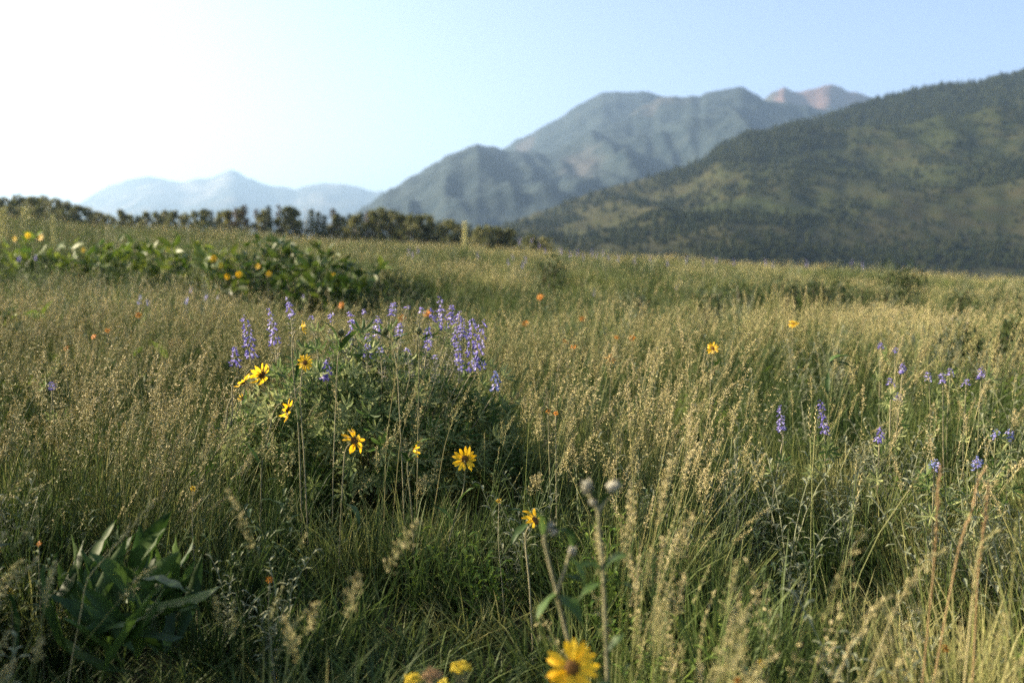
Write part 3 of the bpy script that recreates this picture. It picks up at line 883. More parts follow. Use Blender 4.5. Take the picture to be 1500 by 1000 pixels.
def sunflower(label, heads, stems, d, leaves=(), srad=.0021, name='sunflower', group='yellow sunflowers of the near meadow', buds=(), mat='hairy_stem', petals=None):
    """heads: (px, py, face, radius m, kwargs); stems: pixel paths from the head down; leaves: (px, py, direction, length, width)"""
    paths = [stem_path(s, d, i == 0) for i, s in enumerate(stems)]
    base = paths[0][-1]
    base = Vector((base.x, base.y, float(G(base.x, base.y))))
    t = thing(name, label, 'flower', base, group)
    for s in paths:
        mb = MB(); n = len(s)
        mb.tube([p - base for p in s], [srad * (.75 + .45 * i / n) for i in range(n)], 6, 0, .5)
        for k in range(0, n * 6):      # the down on the stem
            i = random.randrange(n - 1); c = s[i].lerp(s[i + 1], random.random()) - base
            dv = Vector((U(-1, 1), U(-1, 1), U(-.3, .6))).normalized()
            mb.grain(c + dv * srad, dv, srad * 1.6, srad * .35, 3, 0, .9)
        mb.build('stem', [mat], t, smooth=True)
    for (px, py, face, rad, kw) in heads:
        kw = dict(kw); dd = kw.pop('d', d)
        flower_head(t, P(px, py, dd) - base, face, rad, petals=petals, **kw)
    for (px, py, face, rad) in buds:
        b = link('bud', WBUD if d < 2 else BUD, t, P(px, py, d) - base, face_quat(face, U(0, 6)), (rad * .85, rad * .85, rad * 1.35))
    for (px, py, dr, ln, wd) in leaves:
        mb = MB(); lance(mb, (0, 0, 0), dr, ln, wd, U(.05, .2), 0, .4, 6, .002, .12)
        mb.build('leaf', ['broad_leaf'], t, P(px, py, d) - base, True)
    return t

def bud_mesh():
    mb = MB()
    mb.add(*dome(.8, .6, 10, 4), 0, .3)
    mb.add(*dome(.8, .7, 10, 4, -1), 0, .2)
    for k in range(26):
        a = k * 2.4; z = .55 - .045 * k; r = .5 + .35 * math.sin(k / 26 * 2.6)
        d = Vector((math.cos(a), math.sin(a), 0))
        lance(mb, d * r * .8 + Vector((0, 0, z - .3)), d * .5 + Vector((0, 0, .9)), .75, .35, -.15, 0, .2, 6)
    return mb
BUD = bud_mesh().mesh('bud', ['bract'], True); WBUD = bud_mesh().mesh('bud', ['woolly'], True)

# ------------------------------------------------------------------ the hero sunflowers
CAMF = Vector((0, -1, 0.12))
sunflower('bright yellow sunflower facing the camera squarely in front of the lupine bush', [(681, 672, (.05, -1, .12), .037, {'npet': 14})],
          [[(681, 674, 2.766), (681, 690, 2.79), (679, 715, 2.79), (672, 740, 2.78), (662, 775, 2.78)]], 2.78, [(668, 745, (.5, -.2, .6), .10, .02), (664, 770, (-.6, -.1, .6), .09, .018)])
sunflower('yellow sunflower turned half right with swept-back petals, left of the squarely facing one', [(519, 645, (.62, -.62, .30), .040, {'npet': 12, 'reflex': .25, 'missing': (3, 8)})],
          [[(515, 647), (506, 660), (503, 690), (501, 725), (498, 790)]], 2.78, [(500, 735, (.4, -.5, -.3), .10, .04), (515, 720, (.3, .1, .9), .07, .015)])
sunflower('drooping yellow sunflower seen from the side on an arching stem', [(421, 600, (.92, -.15, -.25), .038, {'npet': 11, 'reflex': .2, 'missing': (2, 6)})],
          [[(416, 598), (409, 592), (401, 604), (394, 632), (387, 660), (383, 690), (382, 740), (380, 800)]], 2.92,
          [(388, 655, (-.3, -.3, .5), .05, .02), (384, 688, (.4, -.1, .8), .09, .018), (381, 685, (-.4, -.1, .8), .10, .022), (386, 657, (.6, -.4, .2), .05, .02)])
sunflower('leaning sunflower stem with three nodding yellow heads at the left of the lupine bush',
          [(384, 549, (.75, -.45, -.35), .042, {'npet': 11, 'reflex': .3, 'missing': (4,)}), (356, 560, (.6, .1, -.75), .036, {'npet': 10, 'reflex': .35, 'missing': (1, 2)}), (354, 583, (.8, -.2, -.5), .017, {'npet': 8, 'reflex': .5})],
          [[(376, 541), (367, 541), (360, 552), (358, 575), (350, 598), (335, 630), (318, 660), (300, 692), (285, 725), (262, 800)], [(351, 552), (343, 556), (340, 572), (341, 600), (337, 626)], [(348, 581), (339, 583), (333, 600), (331, 628)]],
          3.0, [(332, 632, (.8, -.2, .45), .12, .018), (331, 636, (-.3, -.4, .3), .05, .025), (300, 695, (.4, -.3, .5), .07, .03), (292, 700, (-.3, -.5, .2), .06, .03)])
sunflower('small yellow sunflower facing the camera at the left edge of the lupine bush', [(447, 531, (-.12, -1, .15), .028, {'npet': 13})],
          [[(446, 534), (442, 548), (440, 580), (442, 620), (445, 660), (448, 720)]], 3.02, [(436, 618, (-.2, -.2, .9), .10, .018)])
sunflower('sunflower turned away on a tall hooked stem, only its orange tip showing', [(441, 481, (.85, .42, .12), .024, {'npet': 9, 'reflex': -.7})],
          [[(437, 482), (431, 489), (428, 502), (428, 525), (431, 560), (435, 600), (438, 640), (440, 700)]], 3.1, [(432, 565, (-.8, -.1, .5), .10, .016), (433, 558, (.3, -.1, .9), .12, .016)])
sunflower('yellow sunflower in profile with grey bracts low in the middle of the meadow', [(784, 762, (.55, -.45, .70), .038, {'npet': 11, 'missing': (0, 5, 6)})],
          [[(780, 766), (771, 778), (770, 800), (775, 850), (778, 900)]], 2.42, [(775, 764, (-.5, -.3, -.6), .07, .02), (772, 755, (-.5, -.3, .3), .06, .02)])
sunflower('blurred golden sunflower close to the camera at the bottom edge', [(838, 977, (-.12, -1, .28), .040, {'npet': 17, 'missing': (9,)})],
          [[(840, 988), (846, 1010), (850, 1060), (852, 1120)]], 1.40, [(866, 1010, (.7, -.2, .1), .04, .018)])
sunflower('fading sunflower seen from the side below the lupine bush, petals shrivelled', [(606, 658, (.95, -.1, .05), .030, {'npet': 8, 'reflex': -.75})],
          [[(602, 660), (598, 672), (597, 690), (600, 715), (604, 760), (606, 800)]], 2.82, [(598, 676, (.5, -.5, .4), .06, .02), (597, 676, (-.3, -.4, .6), .05, .02), (600, 660, (.8, -.2, .4), .09, .015)])
sunflower('lone yellow sunflower standing in the grass right of centre', [(1044, 510, (-.45, -.85, .1), .030, {'npet': 12})],
          [[(1045, 513), (1043, 530), (1041, 555), (1040, 590), (1040, 640)]], 4.4, [(1042, 545, (.4, -.2, .6), .10, .02)])
p = on_ray(1162, 473, .62)
sunflower('pale yellow sunflower in the grass at right, beyond the lone one', [(1162, 474, (-.2, -.6, .75), .034, {'npet': 10, 'reflex': .2})], [[(1162, 477), (1161, 490), (1160, 520)]], p.y)

# petal-less seed heads and budding stalks
for (lab, px, py, path, d, lv) in (
        ('round green sunflower button without petals standing left above the lupine bush', 500, 487, [(500, 492), (497, 510), (494, 540), (492, 590)], 3.2, [(497, 510, (-.5, -.2, .7), .12, .028), (496, 515, (.5, -.2, .6), .11, .026)]),
        ('round green sunflower button without petals in the middle of the lupine bush', 564, 485, [(564, 490), (573, 500), (579, 525), (583, 560), (586, 620)], 3.2, [(575, 505, (.7, -.1, .5), .08, .02), (570, 498, (-.7, -.2, .3), .07, .02)]),
        ('round green sunflower button without petals on a thin straight stem in the lupine bush', 613, 484, [(613, 490), (614, 510), (614, 540), (613, 600)], 3.2, [(614, 500, (.7, -.2, .3), .08, .015)]),
        ('brown spent sunflower button on a green stem in tan grass at left', 224, 620, [(226, 624), (230, 640), (234, 665), (238, 700), (240, 740)], 3.0, [(233, 652, (.3, -.2, .7), .08, .02), (230, 622, (.9, -.1, -.1), .05, .02), (232, 660, (-.5, -.1, .7), .07, .015)])):
    sunflower(lab, [], [path], d, lv, .0017, 'budding_sunflower', 'sunflower stalks without petals', [(px, py, (.1, -.4, 1), .014)])
sunflower('tall blurred grey-green stalk with two woolly buds close to the camera', [], [[(877, 745), (877, 765), (880, 800), (884, 850), (887, 920), (890, 1000), (892, 1060)], [(862, 714), (866, 728), (877, 748)], [(895, 716), (888, 730), (877, 748)]], 1.52,
          [(884, 832, (.8, -.2, .5), .05, .018), (884, 836, (-.7, -.3, .3), .05, .018), (885, 850, (.7, -.3, -.2), .055, .018), (885, 852, (-.6, -.3, -.3), .05, .016), (878, 748, (.5, -.3, .7), .045, .016), (872, 735, (-.5, -.1, .8), .04, .015), (890, 960, (.6, .1, .7), .05, .02)],
          .0032, 'budding_sunflower', 'sunflower stalks without petals', [(860, 712, (-.3, -.2, 1), .0115), (899, 712, (.7, -.1, .4), .0115), (869, 735, (-.5, -.3, .7), .008)])
sunflower('leaning stalk with drooping pale leaves and a bud cluster, left of the woolly budded stalk', [], [[(796, 785), (799, 800), (806, 830), (815, 865), (824, 905), (834, 945), (846, 1000), (852, 1040)], [(800, 775), (797, 790)], [(834, 812), (826, 840), (815, 868)]], 1.58,
          [(794, 783, (-.3, -.2, .9), .05, .024), (806, 772, (.6, -.4, -.3), .05, .022), (816, 868, (-.5, -.5, -.5), .055, .028), (820, 872, (.5, -.5, -.5), .055, .028), (811, 845, (-.5, .1, .8), .05, .014), (833, 815, (.4, -.2, -.8), .05, .02), (838, 800, (-.3, -.2, .9), .04, .02), (824, 842, (.5, -.2, -.3), .05, .016)],
          .0030, 'budding_sunflower', 'sunflower stalks without petals', [(806, 772, (.5, -.2, .8), .009), (812, 778, (.8, -.2, .4), .008), (838, 806, (.2, -.2, 1), .0085)])

# dark curled stalk on the right
t_ = P(1216, 530, 4.0)
sunflower('dark wilted stalk with a curled leafy tip in the right-hand grass', [], [[(1222, 528), (1214, 534), (1213, 560), (1214, 600), (1215, 640)]], 4.0,
          [(1216, 530, (.9, -.1, .15), .10, .022), (1214, 530, (.7, -.2, .5), .06, .025), (1213, 545, (-.1, -.3, -.9), .09, .02), (1226, 530, (.9, -.1, -.3), .06, .018)], .0024, 'wilted_stalk', None, [], 'forb')

# orange wildflowers: small, scattered
random.seed(9)
OR = [(893, 526, 13), (853, 467, 8), (840, 508, 7), (829, 500, 7), (926, 495, 8), (770, 474, 8), (791, 435, 8), (588, 466, 10), (626, 459, 9), (500, 447, 8), (904, 494, 6), (203, 461, 7), (137, 493, 7), (157, 484, 6), (97, 510, 6), (803, 602, 6), (814, 605, 5)]
OR.sort()
for i, (px, py, w) in enumerate(OR):
    p = on_ray(px, py, .55 if px != 893 else .58)
    d = p.y; r = max(.010, .75 * w / FPX * d)
    sunflower('small orange wildflower in the meadow, %s orange bloom from the left edge' % ordw(i + 1), [(px, py, (U(-.5, .5), -.7, .6), min(r, .045), {'npet': 9, 'reflex': U(-.2, .3)})],
              [[(px, py + 2), (px + U(-2, 2), py + 120 / d), (px + U(-3, 3), py + 250 / d)]], d, [], .0022, 'orange_wildflower', 'orange wildflowers', petals=PETALS_O)
YL = [(1115, 970, 1.75), (1080, 996, 1.6), (1385, 949, 1.65), (731, 733, 2.6), (283, 715, 2.5), (395, 848, 2.1), (16, 866, 2.2), (57, 796, 2.3)]
YL.sort()
for i, (px, py, d) in enumerate(YL):
    sunflower('tiny yellow-orange bloom half hidden low in the grass, %s of its kind from the left' % ordw(i + 1), [(px, py, (U(-.4, .4), -.7, .6), .0085, {'npet': 8})],
              [[(px, py + 2), (px + U(-3, 3), py + 60), (px + U(-5, 5), py + 120)]], d, [], .0012, 'tiny_wildflower', 'tiny yellow blooms in the grass', petals=PETALS_O if i % 2 else None)

# yellow umbels at the bottom edge
def umbel(label, px, py, d, r, mat):
    c = P(px, py, d); base = Vector((c.x + .02, c.y, float(G(c.x, c.y))))
    t = thing('flower_umbel', label, 'flower', base, 'flat flower clusters at the bottom edge')
    mb = MB(); top = c - base - Vector((0, 0, .045))
    mb.tube(smooth_path([(0, 0, -.02), top * .5 + Vector((.01, 0, 0)), top]), [.0022] * 11, 5)
    fm = MB()
    for k in range(16):
        a = k * 2.4; rr = r * math.sqrt((k + .5) / 16)
        q = top + Vector((math.cos(a) * rr, math.sin(a) * rr, .045 - .5 * rr * rr / r + U(-.003, .003)))
        mb.tube([top, top.lerp(q, .5) + Vector((math.cos(a), math.sin(a), 0)) * rr * .15, q], [.0009, .0008, .0007], 3)
        for j in range(16):
            dv = Vector((U(-1, 1), U(-1, 1), U(-.2, 1))).normalized()
            fm.grain(q + dv * .0055 * U(.3, 1), dv, .004, .0032, 4, 0, random.random())
    mb.build('stem', ['hairy_stem'], t); fm.build('flower_cluster', [mat], t)
umbel('yellow flat-topped flower cluster at the bottom edge, the tallest of the clusters', 675, 972, 1.62, .017, 'umbel')
umbel('yellow flat-topped flower cluster at the bottom edge, leftmost of the clusters', 606, 990, 1.62, .015, 'umbel')
umbel('faded orange-tan flower cluster at the bottom edge between two yellow ones', 633, 984, 1.40, .014, 'rust')
umbel('small yellow flower cluster cut by the bottom edge beside the faded tan one', 650, 999, 1.66, .008, 'umbel')

# ------------------------------------------------------------------ lupines
random.seed(31)
def spike_mesh(ln, r, bloom0, bloom1, mats=('petal_violet', 'petal_pale', 'pod', 'lupine_stem'), n_whorl=None):
    """a lupine spike: loose whorls of pea flowers between bloom0 and bloom1 of its length, faded ones and pods below, buds above"""
    mb = MB(); nw = n_whorl or max(5, int(ln / .015))
    bx, by = U(-.12, .12) * ln, U(-.12, .12) * ln
    ctr = lambda t: Vector((bx * t * t, by * t * t, ln * t))
    mb.tube([ctr(q / 5) for q in range(6)], [.0020, .0018, .0016, .0013, .001, .0006], 4, 3)
    for i in range(nw):
        t0 = (i + .5 + U(-.2, .2)) / nw
        m = random.choice((4, 5, 6)) if t0 < .85 else 4
        skip = random.random() < .12
        for k in range(m):
            t = min(1, max(0, t0 + U(-.3, .3) / nw))
            a = 6.283 * k / m + i * .8 + U(-.45, .45); d = Vector((math.cos(a), math.sin(a), U(-.25, .35))); s = Vector((-d.y, d.x, 0)).normalized()
            rr = r * (1 - .55 * t ** 2.2) * U(.65, 1.2)
            o = ctr(t); c = o + d * rr
            if bloom0 <= t <= bloom1 and random.random() < (.35 if skip else .85):
                sz = U(.7, 1.15) * (1 - .3 * t)
                mb.tube([o, o.lerp(c, .7)], [.0006, .0005], 3, 3)
                pale = random.random() < .12 + .36 * (1 - (t - bloom0) / max(.05, bloom1 - bloom0))
                dn = d + Vector((U(-.2, .2), U(-.2, .2), U(0, .4)))
                mb.grain(c + d * .002, dn, .0125 * sz, .0070 * sz, 5, 0, random.random())                     # wings and keel
                up = Vector((U(-.25, .25), U(-.25, .25), 1))
                mb.leaf([c - d * .001, c + up * .0065 * sz, c + up * .0115 * sz - d * .0035], [.0035 * sz, .0105 * sz, .0045 * sz], s, d, U(-.7, -.2), 1 if pale else 0, random.random())   # banner
            elif t > bloom1:
                c = o + d * rr * .55; mb.grain(c, d * .5 + Vector((0, 0, 1)), .0075, .0034, 4, 2 if t > bloom1 + .1 else 0, random.random())
            elif random.random() < .7:
                c = o + d * rr * .85; mb.grain(c, d * .8 + Vector((0, 0, U(.2, 1))), U(.008, .018), .0040, 4, 2, random.random())
    return mb.mesh('flower_spike', list(mats))
SPK = {'full': [spike_mesh(.17, .0165, .05, .92) for _ in range(4)], 'top': [spike_mesh(.18, .0145, .55, .97) for _ in range(4)],
       'mixed': [spike_mesh(.17, .0145, .30, .95) for _ in range(4)], 'pods': [spike_mesh(.16, .014, .78, .97) for _ in range(4)],
       'short': [spike_mesh(.075, .013, .05, .8) for _ in range(4)],
       'blue': [spike_mesh(.06, .013, .05, .9, ('petal_blue', 'petal_pale', 'pod', 'lupine_stem')) for _ in range(3)]}
SPKLEN = {'full': .17, 'top': .18, 'mixed': .17, 'pods': .16, 'short': .075, 'blue': .06}

def palm_leaf(n, ll):
    """a lupine leaf: a whorl of narrow folded leaflets on a stalk; grows along +Z"""
    mb = MB(); st = .035
    mb.tube([(0, 0, 0), (.002, 0, st * .5), (0, 0, st)], [.0009, .0008, .0008], 3, 0, .3)
    for k in range(n):
        a = 6.283 * k / n + U(-.1, .1); d = Vector((math.cos(a), math.sin(a), U(.35, .8))).normalized(); s = Vector((-math.sin(a), math.cos(a), 0)); up = s.cross(d)
        l = ll * U(.75, 1.1); c = Vector((0, 0, st))
        mb.leaf([c, c + d * l * .45 + up * .002, c + d * l * .8, c + d * l - up * .003], [.0015, .0085, .0065, .0005], s, up * -1, -.7, 0, random.random())
    return mb.mesh('leaf', ['lupine_leaf'])
PALM = [palm_leaf(random.choice((7, 8, 9)), U(.038, .052)) for _ in range(7)]

def merge_into(mb, me, mat4, mi=0):
    vs = [mat4 @ v.co for v in me.vertices]; fs = [tuple(p.vertices) for p in me.polygons]
    mb.add(vs, fs, mi, random.random())

# the big bush
bz = float(G(BUSHX, BUSHY))
bush = thing('lupine_bush', 'large leafy lupine bush with violet flower spikes rising left of centre', 'bush', (BUSHX, BUSHY, bz))
SP = [(345, 540, 505, 'short', 3.55), (368, 530, 460, 'full', 3.6), (405, 530, 450, 'mixed', 3.7), (430, 508, 435, 'top', 3.8), (487, 525, 458, 'pods', 3.8), (521, 520, 456, 'top', 3.75), (538, 500, 452, 'pods', 3.95),
      (571, 495, 442, 'top', 3.85), (538, 545, 488, 'mixed', 3.6), (611, 508, 450, 'pods', 3.8), (626, 505, 472, 'short', 3.8), (650, 505, 433, 'mixed', 3.85), (668, 520, 455, 'mixed', 3.9), (690, 548, 463, 'full', 3.6), (700, 545, 466, 'full', 3.68),
      (672, 560, 505, 'mixed', 3.55), (655, 545, 500, 'pods', 3.6), (600, 555, 510, 'pods', 3.5), (478, 560, 522, 'short', 3.5), (515, 500, 470, 'pods', 3.9), (725, 575, 543, 'blue', 3.6), (590, 480, 448, 'pods', 4.0), (637, 560, 520, 'pods', 3.5), (462, 500, 462, 'pods', 3.95), (553, 512, 462, 'mixed', 3.8), (505, 535, 485, 'top', 3.65), (583, 525, 472, 'top', 3.7), (635, 500, 452, 'top', 3.9), (660, 498, 446, 'mixed', 3.95), (678, 512, 462, 'mixed', 3.8), (560, 560, 508, 'pods', 3.55), (622, 540, 492, 'top', 3.6)]
B0 = Vector((BUSHX, BUSHY, bz))
for (px, py0, py1, kind, d) in SP:
    a = P(px, py0, d) - B0; b = P(px + (px - 545) * .02, py1, d) - B0
    me = random.choice(SPK[kind]); axis = (b - a)
    o = link('flower_spike', me, bush, a, face_quat(axis, U(0, 6)), (1.25, 1.25, axis.length / SPKLEN[kind]))
    mb = MB(); foot = Vector((U(-.06, .06), U(-.06, .06), -.02)); mid = foot.lerp(a, .55) + Vector(((a.x) * .12, 0, .03))
    mb.tube(smooth_path([foot, mid, a], 5), [.0032 - .0012 * i / 10 for i in range(11)], 5, 0, random.random())
    mb.build('stem', ['lupine_stem'], bush, smooth=True)
def bush_leaf(mb_only=None):
    """a leaf somewhere on the bush's dome, thicker towards its outside"""
    a = U(0, 6.283); ph = math.acos(U(.0, 1)); r = U(.3, 1) ** .5
    x = math.sin(ph) * math.cos(a) * .57 * r; y = math.sin(ph) * math.sin(a) * .40 * r
    z = .18 + math.cos(ph) * .50 * r * (1 - .3 * abs(x)) * (.82 + .25 * math.sin(a * 3 + 1) * math.sin(ph)) + (U(0, .16) if random.random() < .4 else 0)
    out = Vector((x, y, max(.05, z - .25) * .9)).normalized() + Vector((U(-.6, .6), U(-.6, .6), U(-.2, .8)))
    return Vector((x, y, z)), out
for k in range(300):
    pos, out = bush_leaf()
    while pos.y > 0.12: pos, out = bush_leaf()
    link('leaf', random.choice(PALM), bush, pos, face_quat(out, U(0, 6)), U(.9, 1.5))
mb = MB()
for k in range(560):
    pos, out = bush_leaf()
    merge_into(mb, random.choice(PALM), Matrix.Translation(pos) @ face_quat(out, U(0, 6)).to_matrix().to_4x4() @ Matrix.Scale(U(1.0, 1.5), 4))
o = mb.build('foliage', ['lupine_leaf'], bush); o['kind'] = 'stuff'

def lupine(label, px, pyb, pyt, kind, d=None, h=None, leaves=7, group='lupines standing singly in the meadow'):
    if d is None:
        d = on_ray(px, pyb, h).y
    a = P(px, pyb, d); b = P(px + U(-2, 2), pyt, d); g = float(G(a.x, a.y))
    base = Vector((a.x + U(-.03, .03), a.y, g)); t = thing('lupine', label, 'flower', base, group)
    ax = b - a
    link('flower_spike', random.choice(SPK[kind]), t, a - base, face_quat(ax, U(0, 6)), (ax.length / SPKLEN[kind] if d > 7 else 1.0,) * 2 + (ax.length / SPKLEN[kind],))
    mb = MB(); mb.tube(smooth_path([Vector((0, 0, -.02)), (a - base) * .5 + Vector((U(-.02, .02), 0, 0)), a - base], 4), [.0026] * 9, 5, 0, random.random())
    mb.build('stem', ['lupine_stem'], t, smooth=True)
    for k in range(leaves):
        q = (a - base) * U(.45, .98); out = Vector((U(-1, 1), U(-1, 1), U(.1, .8)))
        link('leaf', random.choice(PALM), t, q, face_quat(out, U(0, 6)), U(.8, 1.2))
    return t
lupine('pale violet lupine spike at right of centre, the left one of a pair', 1146, 648, 594, 'mixed', 3.45)
lupine('full violet lupine spike at right of centre, the taller right one of a pair', 1208, 640, 583, 'full', 3.5)
lupine('short pale lupine with few flowers right of the violet pair', 1288, 650, 622, 'short', 3.4)
lupine('tiny bright blue lupine low in the grass near the right edge', 1432, 690, 668, 'blue', 2.9)
lupine('dim blue lupine tuft behind the tall rusty grass stalk', 1368, 692, 672, 'blue', 2.8)
lupine('bluish lupine spike at the right edge, in grey leaves below the violet row', 1480, 648, 628, 'blue', 3.3)
lupine('small lupine just left of the bluish one at the right edge', 1458, 645, 628, 'blue', 3.3)
R1 = [(1305, 566, 552), (1322, 548, 530), (1361, 560, 543), (1381, 563, 545), (1392, 552, 538), (1415, 566, 554), (1437, 556, 536), (1314, 588, 574), (1290, 512, 500), (1311, 518, 508)]
R1.sort()
for i, (px, b, t) in enumerate(R1):
    lupine('small violet lupine in the loose group at right, %s from the left' % ordw(i + 1), px, b, t, 'short', None, .56 if b < 580 else .46, 3, 'loose group of small lupines at right')
R2 = [(205, 440, 432), (218, 448, 438), (204, 446, 441), (273, 446, 436), (280, 430, 420), (302, 440, 431), (319, 440, 431), (77, 572, 562), (75, 566, 558), (28, 384, 372), (52, 382, 372), (444, 440, 430)]
R2.sort()
for i, (px, b, t) in enumerate(R2):
    lupine('faint small lupine in the left meadow, %s of them from the left' % ordw(i + 1), px, b, t, 'blue' if 190 < px < 330 else 'short', None, .55, 2, 'faint lupines of the left meadow')
random.seed(77)
R3 = [(745, 382), (752, 375), (760, 352), (765, 387), (770, 379), (778, 351), (790, 358), (800, 366), (822, 366), (835, 371), (846, 369), (855, 375), (868, 369), (874, 372), (884, 371), (892, 374), (905, 377), (930, 380), (952, 376), (978, 383), (1005, 380), (1030, 384), (1048, 380),
      (1075, 383), (1122, 383), (1132, 386), (1182, 384), (1246, 383), (1264, 388), (598, 366), (612, 365), (604, 372), (1402, 470), (1418, 468), (1395, 466), (560, 380), (990, 420), (870, 428), (700, 372)]
R3.sort()
for i, (px, y) in enumerate(R3):
    h = .7 if y < 400 else .55
    p = on_ray(px, y + 6, h - .15, 6, 42)
    lupine('hazy violet lupine in the distant meadow, %s of those from the left' % ordw(i + 1), px, y + 7, y - 4, 'full', min(p.y, 33), None, 0, 'distant lupines near the crest')

# ------------------------------------------------------------------ broad-leaved plants
random.seed(41)
ROWLEAF = [leaf_mesh('row_leaf', U(.26, .38), U(-.02, .10), U(0, .12)) for _ in range(6)]
ROWSHADE = [leaf_mesh('row_leaf_shade_tint', U(.26, .36), U(-.02, .10), U(0, .12)) for _ in range(6)]  # leaves with the row's shade painted into their colour
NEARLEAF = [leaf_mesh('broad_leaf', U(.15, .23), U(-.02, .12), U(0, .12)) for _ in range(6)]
def broad_plant(label, base, h, nleaf, lmesh, flowers=(), group='broad-leaved plants in the leafy row', lean=.55, name='broadleaf_plant', spread=.12, ll=(.10, .19)):
    t = thing(name, label, 'plant', base, group)
    st = MB(); ns = 7; tips = []
    for k in range(ns):
        a = k * 2.4 + U(-.5, .5); r = spread * U(.4, 1.25); hh = h * U(.55, 1.0)
        p = smooth_path([(math.cos(a) * r * .2, math.sin(a) * r * .2, -.02), (math.cos(a) * r * .6, math.sin(a) * r * .6, hh * .5), (math.cos(a) * r, math.sin(a) * r, hh * .9)], 4)
        st.tube(p, [.005 - .0003 * i for i in range(len(p))], 4, 0, random.random()); tips.append(p)
    st.build('stems', ['hairy_stem'], t)
    for k in range(nleaf):
        p = tips[k % ns]; i = min(len(p) - 1, int((1 - U(0, 1) ** 1.6 * .85) * len(p))); c = p[i]
        a = U(0, 6.283); d = Vector((math.cos(a), math.sin(a), U(-.15, 1.3))).normalized()
        l = U(*ll) * min(1.25, h / .6)
        link('leaf', random.choice(lmesh), t, c, face_quat(d, U(0, 6.28)), (l * U(.9, 1.3), l * U(.9, 1.3), l))
    for (fx, fy, rad) in flowers:
        c = P(fx, fy, base.y - U(.35, .5)) - base
        mb = MB(); mb.tube(smooth_path([Vector((c.x * .5, c.y * .5, 0)), c * .6, c]), [.004] * 11, 5); mb.build('stem', ['hairy_stem'], t)
        fm = MB(); rot = face_quat((U(-.5, .6), -1, U(0, .5)), U(0, 6)).to_matrix()
        for k in range(11):
            a = 6.283 * k / 11; d = rot @ Vector((math.cos(a), math.sin(a), .1)); s = rot @ Vector((-math.sin(a), math.cos(a), 0))
            fm.leaf([d * rad * .25, d * rad * .65, d * rad], [rad * .2, rad * .42, rad * .15], s, rot @ Vector((0, 0, 1)), .2, 0, random.random())
        vs, fs = dome(rad * .32, rad * .15, 8, 2); fm.add([rot @ Vector(v) for v in vs], fs, 1)
        fm.build('flower_head', ['petal_yellow', 'disc'], t, c)
    return t
ROW = [(12, 340, 12.6, .8), (36, 334, 12.4, .9), (62, 340, 12.6, .9), (92, 350, 12.2, .7), (125, 348, 12.6, .8), (150, 350, 12.2, .8), (180, 341, 12.8, .9), (207, 344, 12.4, .9), (236, 346, 12.6, .8), (262, 348, 12.2, .8), (290, 352, 12.4, .8), (318, 356, 12.0, .8),
       (338, 352, 11.8, .9), (360, 346, 11.8, 1.0), (384, 340, 12.0, 1.0), (408, 338, 12.0, 1.0), (432, 344, 11.8, 1.0), (455, 352, 11.6, 1.0), (478, 360, 11.4, 1.0), (500, 366, 11.2, 1.0), (516, 376, 11.0, .9), (348, 372, 11.2, .8), (395, 366, 11.2, .9), (440, 372, 11.0, .9), (486, 384, 10.7, .8)]
ROW.sort()
FLW = {0: [(22, 350, .034)], 1: [(41, 345, .036)], 2: [(60, 348, .040)], 4: [(122, 366, .03)], 8: [(246, 366, .03)], 10: [(298, 376, .04)], 11: [(313, 379, .045), (323, 389, .036), (313, 394, .034)], 12: [(333, 405, .034)], 13: [(350, 402, .036)], 15: [(378, 390, .034)], 16: [(394, 401, .034)], 23: [(487, 405, .042)], 17: [(364, 400, .03)]}
for i, (px, py, d, k) in enumerate(ROW):
    top = P(px, py, d); g = float(G(top.x, top.y)); h = max(.45, min(.95, top.z - g)); far_left = px < 325
    broad_plant('glossy broad-leaved plant in the leafy row at left, %s from the left' % ordw(i + 1), Vector((top.x, top.y, g)), h * (.97 if far_left else 1.0), 46 if far_left else 66, ROWLEAF if far_left else ROWSHADE, FLW.get(i, ()), spread=.24 if far_left else .30, ll=(.10, .19) if far_left else (.08, .17))
for (lab, px, py, h, nl, sp) in (('dark broad-leaved plant cut by the left edge below the leafy row', 18, 428, .62, 26, .22), ('dark low broad-leaved plant just right of the end of the leafy row', 566, 408, .5, 18, .2),
                                 ('lime-green broad-leaved plant left of the lupine bush in the grass', 205, 505, .5, 14, .12), ('lime-green broad-leaved plant near the left edge, low in the grass', 50, 505, .5, 16, .14)):
    p = on_ray(px, py, h, 3); b = Vector((p.x, p.y, float(G(p.x, p.y))))
    broad_plant(lab, b, h, nl, ROWLEAF, (), 'broad-leaved plants of the meadow', .6, 'broadleaf_plant', sp)
